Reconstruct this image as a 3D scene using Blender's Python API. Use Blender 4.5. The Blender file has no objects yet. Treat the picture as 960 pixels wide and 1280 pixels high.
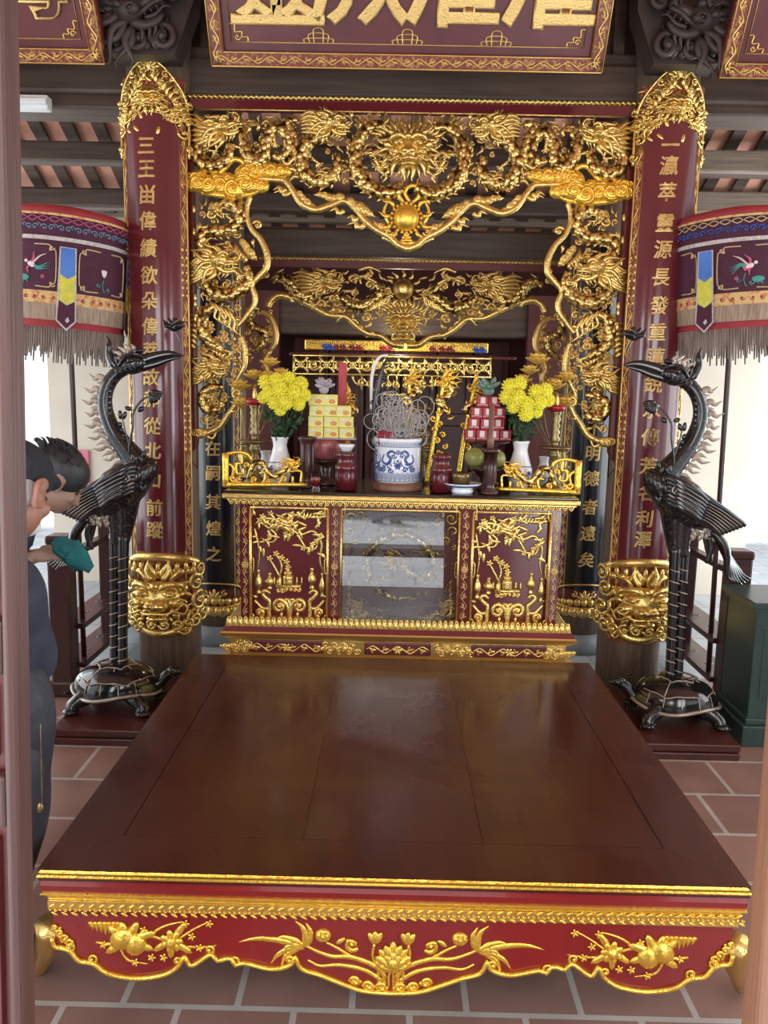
import bpy, bmesh, math, random
from math import sin, cos, pi, radians, sqrt, atan2
from mathutils import Vector, Matrix
from mathutils.geometry import tessellate_polygon
random.seed(7)
SC = bpy.context.scene
COL = SC.collection
V = Vector

# ------------------------------------------------------------------ camera
F = 1000.0
YAW, PIT, ROLL = radians(-.4), radians(8.64), radians(1.2)
CAM = V((-.05, 0, 1.6))
fwd = V((sin(YAW)*cos(PIT), cos(YAW)*cos(PIT), -sin(PIT)))
r0 = V((cos(YAW), -sin(YAW), 0)); u0 = r0.cross(fwd)
rgt = r0*cos(ROLL) + u0*sin(ROLL); upv = -r0*sin(ROLL) + u0*cos(ROLL)
def at(px, py, Y):
    d = fwd + rgt*((px-480)/F) + upv*((640-py)/F)
    return CAM + d*(Y/d.y)
def onz(px, py, z):
    d = fwd + rgt*((px-480)/F) + upv*((640-py)/F)
    return CAM + d*((z-CAM.z)/d.z)
cd = bpy.data.cameras.new('camera'); co = bpy.data.objects.new('camera', cd); COL.objects.link(co)
co.matrix_world = Matrix(((rgt.x, upv.x, -fwd.x, CAM.x), (rgt.y, upv.y, -fwd.y, CAM.y), (rgt.z, upv.z, -fwd.z, CAM.z), (0, 0, 0, 1)))
cd.sensor_fit = 'VERTICAL'; cd.sensor_height = 36.0; cd.lens = 36.0*F/1280.0; cd.clip_start = .02
SC.camera = co
SC.view_settings.view_transform = 'Standard'

# ------------------------------------------------------------------ materials
def mat(name, col, rough=.5, metal=0., col2=None, nscale=8., stretch=(1, 1, 1), bump=0., bscale=40., coat=0., spec=.5, emit=None, emits=0., trans=0., coord='Object', lo=.35, hi=.65, detail=4.):
    m = bpy.data.materials.new(name); m.use_nodes = True
    nt = m.node_tree; N = nt.nodes; L = nt.links; b = N['Principled BSDF']
    b.inputs['Base Color'].default_value = (*col, 1); b.inputs['Roughness'].default_value = rough
    b.inputs['Metallic'].default_value = metal; b.inputs['Specular IOR Level'].default_value = spec
    b.inputs['Coat Weight'].default_value = coat; b.inputs['Coat Roughness'].default_value = .08
    b.inputs['Transmission Weight'].default_value = trans
    if emit: b.inputs['Emission Color'].default_value = (*emit, 1); b.inputs['Emission Strength'].default_value = emits
    tc = N.new('ShaderNodeTexCoord'); mp = N.new('ShaderNodeMapping'); mp.inputs['Scale'].default_value = stretch
    L.new(tc.outputs[coord], mp.inputs['Vector'])
    if col2:
        n = N.new('ShaderNodeTexNoise'); n.inputs['Scale'].default_value = nscale; n.inputs['Detail'].default_value = detail
        L.new(mp.outputs[0], n.inputs['Vector'])
        r = N.new('ShaderNodeValToRGB'); r.color_ramp.elements[0].color = (*col, 1); r.color_ramp.elements[1].color = (*col2, 1)
        r.color_ramp.elements[0].position = lo; r.color_ramp.elements[1].position = hi
        L.new(n.outputs['Fac'], r.inputs['Fac']); L.new(r.outputs['Color'], b.inputs['Base Color'])
    if bump:
        n2 = N.new('ShaderNodeTexNoise'); n2.inputs['Scale'].default_value = bscale; n2.inputs['Detail'].default_value = 3
        L.new(mp.outputs[0], n2.inputs['Vector'])
        bp = N.new('ShaderNodeBump'); bp.inputs['Strength'].default_value = bump; bp.inputs['Distance'].default_value = .01
        L.new(n2.outputs['Fac'], bp.inputs['Height']); L.new(bp.outputs[0], b.inputs['Normal'])
    return m
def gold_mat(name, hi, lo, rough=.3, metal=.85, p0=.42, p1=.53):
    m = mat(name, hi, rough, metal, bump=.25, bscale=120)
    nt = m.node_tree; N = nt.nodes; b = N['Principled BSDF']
    g = N.new('ShaderNodeNewGeometry'); r = N.new('ShaderNodeValToRGB')  # concave folds take the lo colour: crevice shade put into the gilt
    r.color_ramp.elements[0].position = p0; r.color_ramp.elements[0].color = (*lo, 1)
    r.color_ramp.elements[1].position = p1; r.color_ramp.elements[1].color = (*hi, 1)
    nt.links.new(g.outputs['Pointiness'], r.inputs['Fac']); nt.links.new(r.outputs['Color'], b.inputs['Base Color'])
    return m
M = {}
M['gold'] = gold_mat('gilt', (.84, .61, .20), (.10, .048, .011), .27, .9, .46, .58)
M['gold_scr'] = gold_mat('dimmed carved gilt', (.80, .59, .20), (.06, .03, .009), .27, .9, .455, .55)  # screen gilt made darker, the dim light up there put into its colour
def scaly(m, sc, hi, lo):
    nt = m.node_tree; N = nt.nodes; L = nt.links; b = N['Principled BSDF']
    tc = N.new('ShaderNodeTexCoord'); v = N.new('ShaderNodeTexVoronoi'); v.inputs['Scale'].default_value = sc; L.new(tc.outputs['Object'], v.inputs['Vector'])
    src = b.inputs['Base Color'].links[0].from_socket
    r = N.new('ShaderNodeMapRange'); r.inputs['From Min'].default_value = .42; r.inputs['From Max'].default_value = .75; L.new(v.outputs['Distance'], r.inputs['Value'])
    mx = N.new('ShaderNodeMix'); mx.data_type = 'RGBA'; mx.inputs[7].default_value = (*lo, 1); L.new(r.outputs[0], mx.inputs[0]); L.new(src, mx.inputs[6]); L.new(mx.outputs[2], b.inputs['Base Color'])  # grooves between scales darkened, crevice shade put into the colour
    bp = N.new('ShaderNodeBump'); bp.invert = True; bp.inputs['Strength'].default_value = .75; bp.inputs['Distance'].default_value = .007
    L.new(v.outputs['Distance'], bp.inputs['Height']); L.new(bp.outputs[0], b.inputs['Normal'])
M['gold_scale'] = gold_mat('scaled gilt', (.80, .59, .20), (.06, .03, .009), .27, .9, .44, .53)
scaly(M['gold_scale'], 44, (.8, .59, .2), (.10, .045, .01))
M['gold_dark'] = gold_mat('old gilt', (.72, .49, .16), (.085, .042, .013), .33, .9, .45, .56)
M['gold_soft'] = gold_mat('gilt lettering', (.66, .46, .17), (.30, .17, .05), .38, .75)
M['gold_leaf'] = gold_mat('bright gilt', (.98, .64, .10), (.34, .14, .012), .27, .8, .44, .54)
M['red_lac'] = mat('maroon lacquer', (.105, .012, .018), .22, 0, (.135, .016, .022), 3, coat=.6)
M['red_bright'] = mat('red lacquer', (.25, .013, .013), .28, 0, (.20, .010, .011), 4, coat=.4, bump=.05, bscale=60)
M['red_dull'] = mat('dull maroon paint', (.13, .02, .024), .4, 0, (.09, .014, .018), 6)
M['red_carve'] = mat('carved red border', (.20, .03, .022), .4, 0, (.42, .22, .07), 55, lo=.5, hi=.62)
M['bed_top'] = mat('brown lacquered planks', (.044, .0105, .007), .2, 0, (.066, .0155, .0095), 5, (6, .6, 1), coat=.14, bump=.03, bscale=3, lo=.3, hi=.75)
M['col_wood'] = mat('weathered column wood', (.125, .083, .056), .6, 0, (.21, .145, .10), 9, (6, 6, .7), bump=.1, bscale=20)
M['beam'] = mat('dark beam wood', (.058, .036, .026), .5, 0, (.10, .064, .046), 4, (.6, 8, 8))
M['beam_pale'] = mat('pale beam wood', (.26, .20, .15), .6, 0, (.17, .125, .09), 5, (.6, 10, 10))
M['dark_carve'] = mat('dark carved bracket wood', (.035, .025, .024), .5, 0, (.06, .042, .036), 8)
M['rack'] = mat('dark rack wood', (.035, .010, .010), .35, 0, (.055, .016, .014), 6, (8, 1, 8), coat=.2)
M['plinth'] = mat('brown plinth wood', (.075, .018, .012), .3, 0, (.05, .012, .009), 6, (1, 8, 8), coat=.3)
M['door_light'] = mat('worn brown door wood', (.27, .125, .070), .5, 0, (.19, .080, .046), 3, (14, 14, .7), bump=.15, bscale=14, lo=.3, hi=.7)
M['door'] = mat('worn red door wood', (.080, .030, .024), .5, 0, (.050, .018, .015), 3, (14, 14, .7), bump=.15, bscale=14, lo=.3, hi=.7)
M['door_red'] = mat('red door panel paint', (.085, .012, .012), .35, 0, (.11, .022, .02), 3, (10, 10, .6), coat=.2)
M['black'] = mat('black lacquer', (.008, .008, .009), .16, 0, coat=.5)
M['black_blue'] = mat('blue black lacquer', (.008, .010, .016), .2, 0, coat=.4)
M['silver'] = mat('ivory inlay', (.34, .285, .22), .35, .35, (.50, .43, .35), 20)
M['black_carve'] = mat('black scaly lacquer', (.010, .010, .010), .22, 0, (.10, .09, .075), 70, coat=.3, lo=.55, hi=.75)
M['stone'] = mat('grey stone', (.20, .23, .25), .35, 0, (.28, .31, .33), 12)
M['cream'] = mat('cream wall', (.62, .56, .46), .8, 0, (.68, .62, .52), 3, bump=.05, bscale=30)
M['shrine'] = mat('shrine maroon boards', (.11, .032, .030), .35, 0, (.085, .022, .022), 4, (6, 6, .6))
M['ceramic'] = mat('white glaze', (.80, .84, .88), .12, 0, coat=.5)
M['blue'] = mat('cobalt glaze', (.03, .07, .26), .15, 0, (.06, .12, .36), 30, coat=.5)
M['urn_foot'] = mat('brown urn foot', (.17, .075, .045), .4, 0, (.22, .10, .06), 20)
M['maroon_pot'] = mat('maroon turned wood', (.10, .010, .014), .2, 0, coat=.5)
M['brown_pot'] = mat('dark turned wood', (.055, .020, .016), .25, 0, coat=.4)
M['brass'] = mat('old brass', (.30, .23, .10), .32, .9, (.16, .12, .055), 40)
M['petal'] = mat('yellow petals', (.82, .76, .03), .6, 0, (.92, .86, .10), 60)
M['gold_petal'] = mat('amber petals', (.60, .36, .05), .45, .25, (.74, .50, .09), 40)
M['leaf'] = mat('dark leaves', (.012, .045, .018), .5, 0, (.03, .085, .03), 25)
M['box_yellow'] = mat('yellow box print', (.72, .64, .05), .35, 0, (.86, .82, .28), 9, lo=.42, hi=.58)
M['box_white'] = mat('pale box print', (.80, .80, .62), .35, 0, (.62, .66, .16), 14)
M['orange'] = mat('orange print', (.75, .30, .06), .4)
M['box_red'] = mat('red box', (.42, .015, .03), .3)
M['white'] = mat('white print', (.80, .78, .76), .4)
M['tulle_grey'] = mat('grey tulle', (.50, .47, .52), .5, 0, (.40, .37, .43), 20)
M['tulle_green'] = mat('green tulle', (.16, .30, .24), .5, 0, (.24, .40, .32), 20)
M['pomelo'] = mat('green pomelo skin', (.24, .27, .06), .35, 0, (.34, .36, .12), 14, coat=.4)
M['pink_wrap'] = mat('wrapped pink offering', (.42, .12, .12), .35, 0, (.28, .06, .07), 30, coat=.4)
M['ash'] = mat('grey incense ash', (.58, .57, .55), .8, 0, (.36, .35, .34), 30)
M['red_stick'] = mat('red paper', (.36, .02, .05), .5)
M['red_glow'] = mat('red glass', (.60, .01, .03), .08, 0, trans=.55)
M['glass'] = mat('clear glass', (.95, .97, .98), .03, 0, trans=1.)
M['cloth_maroon'] = mat('maroon velvet', (.055, .010, .028), .8, 0, (.075, .014, .036), 40)
M['cloth_red'] = mat('red cloth', (.34, .028, .035), .7, 0, (.28, .02, .03), 12)
M['trim_gold'] = mat('gold brocade', (.62, .43, .17), .6, 0, (.50, .20, .08), 45, lo=.5, hi=.6)
M['fringe'] = mat('beige fringe', (.25, .18, .12), .8, 0, (.40, .31, .23), 120, (1, 1, .05))
M['fringe_grey'] = mat('brown grey fringe', (.17, .13, .11), .8, 0, (.32, .26, .22), 120, (1, 1, .05))
M['sil_white'] = mat('silver braid', (.60, .58, .56), .5, 0, (.40, .36, .34), 90)
M['rib_blue'] = mat('blue satin', (.04, .14, .52), .45, 0, (.06, .2, .6), 12)
M['rib_yellow'] = mat('yellow satin', (.68, .62, .03), .45, 0, (.50, .50, .06), 40)
M['emb_blue'] = mat('slate blue embroidery', (.16, .24, .36), .7)
M['emb_blue2'] = mat('royal blue embroidery', (.04, .10, .42), .7)
M['emb_pink'] = mat('pink embroidery', (.55, .10, .22), .7)
M['emb_teal'] = mat('teal embroidery', (.06, .30, .26), .7)
M['emb_gold'] = mat('gold thread', (.62, .48, .26), .6)
M['emb_white'] = mat('white embroidery', (.72, .66, .66), .7)
M['green_box'] = mat('dark green painted wood', (.028, .055, .050), .3, 0, (.035, .065, .058), 6)
M['lamp_white'] = mat('white lamp housing', (.72, .76, .76), .4)
M['pink_board'] = mat('pink board', (.62, .16, .24), .6, 0, (.70, .22, .34), 4)
M['navy'] = mat('navy cotton', (.022, .029, .050), .85, 0, (.034, .043, .070), 14, bump=.3, bscale=120)
M['charcoal'] = mat('charcoal nylon', (.022, .024, .034), .6, 0, (.032, .034, .046), 18, bump=.2, bscale=60)
M['cap'] = mat('black wool cap', (.012, .014, .019), .85, 0, (.02, .023, .03), 60, bump=.3, bscale=200)
M['skin'] = mat('skin', (.33, .145, .095), .5, 0, (.39, .18, .12), 14, bump=.08, bscale=120)
M['skin_dim'] = mat('shaded skin', (.27, .165, .115), .5, 0, (.32, .20, .14), 14, bump=.08, bscale=120)  # second person's skin dimmed, shade put into the colour
M['hair_grey'] = mat('grey hair', (.28, .28, .29), .6, 0, (.42, .42, .43), 60, (1, 1, .2))
M['hair_black'] = mat('black hair', (.012, .012, .014), .5, 0, (.03, .03, .034), 60, (1, 1, .2))
M['mask_white'] = mat('white fabric', (.72, .72, .72), .8)
M['eye'] = mat('eye', (.05, .03, .02), .1)
M['teal'] = mat('teal microfibre', (.010, .105, .115), .95, 0, (.016, .14, .145), 30, bump=.4, bscale=160)
M['tile_roof'] = mat('terracotta roof tile', (.72, .36, .25), .7, 0, (.60, .28, .19), 8)
M['glassy'] = None

def worn(m, lo, hi, sc):
    nt = m.node_tree; N = nt.nodes; b = N['Principled BSDF']; tc = N.new('ShaderNodeTexCoord'); n = N.new('ShaderNodeTexNoise'); n.inputs['Scale'].default_value = sc; n.inputs['Detail'].default_value = 8; n.inputs['Distortion'].default_value = .6
    r = N.new('ShaderNodeMapRange'); r.inputs['From Min'].default_value = .35; r.inputs['From Max'].default_value = .7; r.inputs['To Min'].default_value = lo; r.inputs['To Max'].default_value = hi
    nt.links.new(tc.outputs['Object'], n.inputs['Vector']); nt.links.new(n.outputs['Fac'], r.inputs['Value']); nt.links.new(r.outputs[0], b.inputs['Roughness'])
worn(M['bed_top'], .17, .40, 2.2)
def brick_mat(name, c1, c2, mortar, w, h, rough, sub=None, msize=.012, bump=.2):
    m = mat(name, c1, rough); nt = m.node_tree; N = nt.nodes; L = nt.links; b = N['Principled BSDF']
    tc = N.new('ShaderNodeTexCoord'); bk = N.new('ShaderNodeTexBrick')
    bk.inputs['Color1'].default_value = (*c1, 1); bk.inputs['Color2'].default_value = (*c2, 1); bk.inputs['Mortar'].default_value = (*mortar, 1)
    bk.inputs['Scale'].default_value = 1; bk.inputs['Brick Width'].default_value = w; bk.inputs['Row Height'].default_value = h
    bk.inputs['Mortar Size'].default_value = msize; bk.inputs['Mortar Smooth'].default_value = .1
    mp = N.new('ShaderNodeMapping')
    if sub: mp.inputs['Location'].default_value = sub
    L.new(tc.outputs['Object'], mp.inputs['Vector']); L.new(mp.outputs[0], bk.inputs['Vector'])
    ns = N.new('ShaderNodeTexNoise'); ns.inputs['Scale'].default_value = 5; ns.inputs['Detail'].default_value = 5
    L.new(tc.outputs['Object'], ns.inputs['Vector'])
    mx = N.new('ShaderNodeMix'); mx.data_type = 'RGBA'; mx.blend_type = 'MULTIPLY'; mx.inputs[0].default_value = .55
    L.new(bk.outputs['Color'], mx.inputs[6]); L.new(ns.outputs['Fac'], mx.inputs[7]); L.new(mx.outputs[2], b.inputs['Base Color'])
    bp = N.new('ShaderNodeBump'); bp.inputs['Strength'].default_value = bump; bp.inputs['Distance'].default_value = .004; bp.invert = True
    L.new(bk.outputs['Fac'], bp.inputs['Height']); L.new(bp.outputs[0], b.inputs['Normal'])
    return m
M['floor'] = brick_mat('terracotta floor tiles', (.39, .225, .18), (.33, .185, .15), (.58, .52, .47), .30, .30, .30, (-.03, -.064, 0), .009)
M['paving'] = brick_mat('daylight tinted floor tiles', (.62, .70, .74), (.56, .65, .70), (.45, .50, .53), .4, .4, .35)  # rear floor tiles, reflected daylight put into their colour
M['court'] = brick_mat('bright courtyard paving', (.74, .76, .78), (.68, .70, .72), (.5, .5, .5), .5, .5, .7)
m = bpy.data.materials.new('reflecting pane'); m.use_nodes = True
nt = m.node_tree; b = nt.nodes['Principled BSDF']
g1 = nt.nodes.new('ShaderNodeBsdfTransparent'); g2 = nt.nodes.new('ShaderNodeBsdfGlossy'); g2.inputs['Roughness'].default_value = .012
fr = nt.nodes.new('ShaderNodeFresnel'); fr.inputs['IOR'].default_value = 2.7
mx = nt.nodes.new('ShaderNodeMixShader')
nt.links.new(fr.outputs[0], mx.inputs[0]); nt.links.new(g1.outputs[0], mx.inputs[1]); nt.links.new(g2.outputs[0], mx.inputs[2])
nt.links.new(mx.outputs[0], nt.nodes['Material Output'].inputs['Surface']); nt.nodes.remove(b)
M['pane'] = m

# ------------------------------------------------------------------ mesh builder
def catmull(pts, n):
    P = [V(p) for p in pts]
    if len(P) < 3: return [P[0].lerp(P[-1], i/n) for i in range(n+1)]
    L = [0]
    for a, b in zip(P, P[1:]): L.append(L[-1] + max((b-a).length, 1e-9))
    T = L[-1]; out = []; k = 0
    for i in range(n+1):
        s = T*i/n
        while k < len(P)-2 and s > L[k+1]: k += 1
        t = min(1., max(0., (s-L[k])/(L[k+1]-L[k])))
        p1, p2 = P[k], P[k+1]; p0 = P[k-1] if k else p1*2-p2; p3 = P[k+2] if k+2 < len(P) else p2*2-p1
        out.append(.5*((2*p1) + (p2-p0)*t + (2*p0-5*p1+4*p2-p3)*t*t + (3*p1-p0-3*p2+p3)*t**3))
    return out
def lerpl(vals, t):
    if not hasattr(vals, '__len__'): return vals
    x = t*(len(vals)-1); i = min(int(x), len(vals)-2); return vals[i] + (vals[i+1]-vals[i])*(x-i) if len(vals) > 1 else vals[0]
class MB:
    def __init__(s): s.v = []; s.f = []; s.m = []; s.flat = set(); s.mi = 0
    def add(s, vs, fs, flat=False):
        o = len(s.v); s.v += [V(p) for p in vs]
        for f in fs:
            if flat: s.flat.add(len(s.f))
            s.f.append([i+o for i in f]); s.m.append(s.mi)
        return s
    def box(s, c, d, rot=None, bev=0.):
        x, y, z = [k/2 for k in d]; c = V(c)
        if bev:
            b = min(bev, x*.9, y*.9, z*.9); bm = bmesh.new(); bmesh.ops.create_cube(bm, size=2)
            for q in bm.verts: q.co = V((q.co.x*x, q.co.y*y, q.co.z*z))
            bmesh.ops.bevel(bm, geom=bm.edges[:], offset=b, segments=2, profile=.5, affect='EDGES')
            bm.verts.ensure_lookup_table()
            vs = [q.co.copy() for q in bm.verts]; fs = [[q.index for q in f.verts] for f in bm.faces]; bm.free()
        else:
            vs = [V((a*x, b_*y, e*z)) for a in (-1, 1) for b_ in (-1, 1) for e in (-1, 1)]
            fs = [(0, 1, 3, 2), (4, 6, 7, 5), (0, 4, 5, 1), (2, 3, 7, 6), (0, 2, 6, 4), (1, 5, 7, 3)]
        if rot: vs = [rot @ p for p in vs]
        return s.add([p+c for p in vs], fs, True)
    def tube(s, pts, rad, seg=None, n=8, sq=1., smooth=True, bump=0., cell=1, ref=(0, 1, 0), raw=False):
        # sq flattens the section along the ref direction
        if raw: P = [V(p) for p in pts]; seg = len(P)-1
        else: P = catmull(pts, seg or max(4, 5*(len(pts)-1)))
        k = len(P); ref = V(ref); vs = []; fs = []
        for i, p in enumerate(P):
            t = (P[min(i+1, k-1)]-P[max(i-1, 0)])
            if t.length < 1e-9: t = V((0, 0, 1))
            t.normalize(); a = ref - t*ref.dot(t)
            if a.length < .05: a = V((1, 0, 0)) - t*t.x
            a.normalize(); b = t.cross(a); r = lerpl(rad, i/(k-1))
            for j in range(n):
                th = 2*pi*j/n; q = r*(1 + (bump if (i//cell+j//cell) % 2 else -bump*.5))
                vs.append(p + a*(cos(th)*q*sq) + b*(sin(th)*q))
        for i in range(k-1):
            for j in range(n):
                fs.append((i*n+j, i*n+(j+1) % n, (i+1)*n+(j+1) % n, (i+1)*n+j))
        fs.append(list(range(n))[::-1]); fs.append([(k-1)*n+j for j in range(n)])
        return s.add(vs, fs)
    def ball(s, c, r, ax=None, nu=12, nv=8, fn=None):
        if not hasattr(r, '__len__'): r = (r, r, r)
        ax = ax or (V((1, 0, 0)), V((0, 1, 0)), V((0, 0, 1))); c = V(c); vs = []; fs = []
        for i in range(nv+1):
            ph = pi*i/nv
            for j in range(nu):
                th = 2*pi*j/nu; q = V((sin(ph)*cos(th), sin(ph)*sin(th), cos(ph)))
                if fn: q = q*fn(q)
                vs.append(c + ax[0]*q.x*r[0] + ax[1]*q.y*r[1] + ax[2]*q.z*r[2])
        for i in range(nv):
            for j in range(nu): fs.append((i*nu+j, (i+1)*nu+j, (i+1)*nu+(j+1) % nu, i*nu+(j+1) % nu))
        return s.add(vs, fs)
    def lathe(s, prof, c=(0, 0, 0), n=24, cap=True):
        c = V(c); vs = []; fs = []; k = len(prof)
        for r, z in prof:
            for j in range(n): vs.append(c + V((r*cos(2*pi*j/n), r*sin(2*pi*j/n), z)))
        for i in range(k-1):
            for j in range(n): fs.append((i*n+j, i*n+(j+1) % n, (i+1)*n+(j+1) % n, (i+1)*n+j))
        if cap: fs.append(list(range(n))[::-1]); fs.append([(k-1)*n+j for j in range(n)])
        return s.add(vs, fs)
    def prism(s, poly, y0, y1, fn=None):
        # polygon in (x, z), extruded from y0 (front) to y1
        fn = fn or (lambda x, y, z: V((x, y, z))); n = len(poly)
        tri = tessellate_polygon([[V((p[0], p[1], 0)) for p in poly]])
        vs = [fn(p[0], y0, p[1]) for p in poly] + [fn(p[0], y1, p[1]) for p in poly]
        fs = [tuple(t) for t in tri] + [tuple(i+n for i in t[::-1]) for t in tri] + [(i, (i+1) % n, (i+1) % n+n, i+n) for i in range(n)]
        return s.add(vs, fs, True)
    def grid(s, P, flat=False, close=False):
        # P[i][j] points
        a, b = len(P), len(P[0]); vs = [q for r in P for q in r]; fs = []
        for i in range(a-1):
            for j in range(b if close else b-1): fs.append((i*b+j, i*b+(j+1) % b, (i+1)*b+(j+1) % b, (i+1)*b+j))
        return s.add(vs, fs, flat)
    def map(s, fn): s.v = [V(fn(p)) for p in s.v]; return s
    def mirror(s, x0=0.):
        s.v = [V((2*x0-p.x, p.y, p.z)) for p in s.v]; s.f = [f[::-1] for f in s.f]; return s
    def copy(s):
        o = MB(); o.v = [p.copy() for p in s.v]; o.f = [list(f) for f in s.f]; o.m = list(s.m); o.flat = set(s.flat); return o
    def build(s, name, mats, parent=None, label=None):
        me = bpy.data.meshes.new(name)
        off = V((0, 0, 0))
        if parent is not None: off = root_loc(parent)
        me.from_pydata([p-off for p in s.v], [], s.f); me.validate()
        for q in (mats if isinstance(mats, (list, tuple)) else ([mats, 'gold_scale'] if 1 in s.m else [mats])): me.materials.append(M[q] if isinstance(q, str) else q)
        if len(me.polygons) == len(s.f):
            me.polygons.foreach_set('material_index', s.m)
            me.polygons.foreach_set('use_smooth', [i not in s.flat for i in range(len(s.f))])
        bm = bmesh.new(); bm.from_mesh(me); bmesh.ops.recalc_face_normals(bm, faces=bm.faces[:]); bm.to_mesh(me); bm.free()
        o = bpy.data.objects.new(name, me); COL.objects.link(o)
        if parent is not None: o.parent = parent
        if label: o['label'] = label
        return o
LOC = {}
def root_loc(o):
    l = V((0, 0, 0))
    while o is not None: l += o.location; o = o.parent
    return l
def tag(o, label, cat, group=None):
    o['label'] = label; o['category'] = cat
    if group: o['group'] = group
    return o
def thing(name, label, cat, loc=(0, 0, 0), group=None):
    o = bpy.data.objects.new(name, None); o.empty_display_size = .1; COL.objects.link(o); o.location = loc
    return tag(o, label, cat, group)
def struct(o): o['kind'] = 'structure'; return o
def dup(root, loc, label, group=None, rz=None, sc=None):
    r = root.copy(); COL.objects.link(r); r.location = loc; r['label'] = label
    if group: r['group'] = group
    if rz is not None: r.rotation_euler = (0, 0, rz)
    if sc: r.scale = sc
    for ch in list(root.children):
        c = ch.copy(); COL.objects.link(c); c.parent = r
        for g in list(ch.children):
            d = g.copy(); COL.objects.link(d); d.parent = c
    return r

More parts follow.
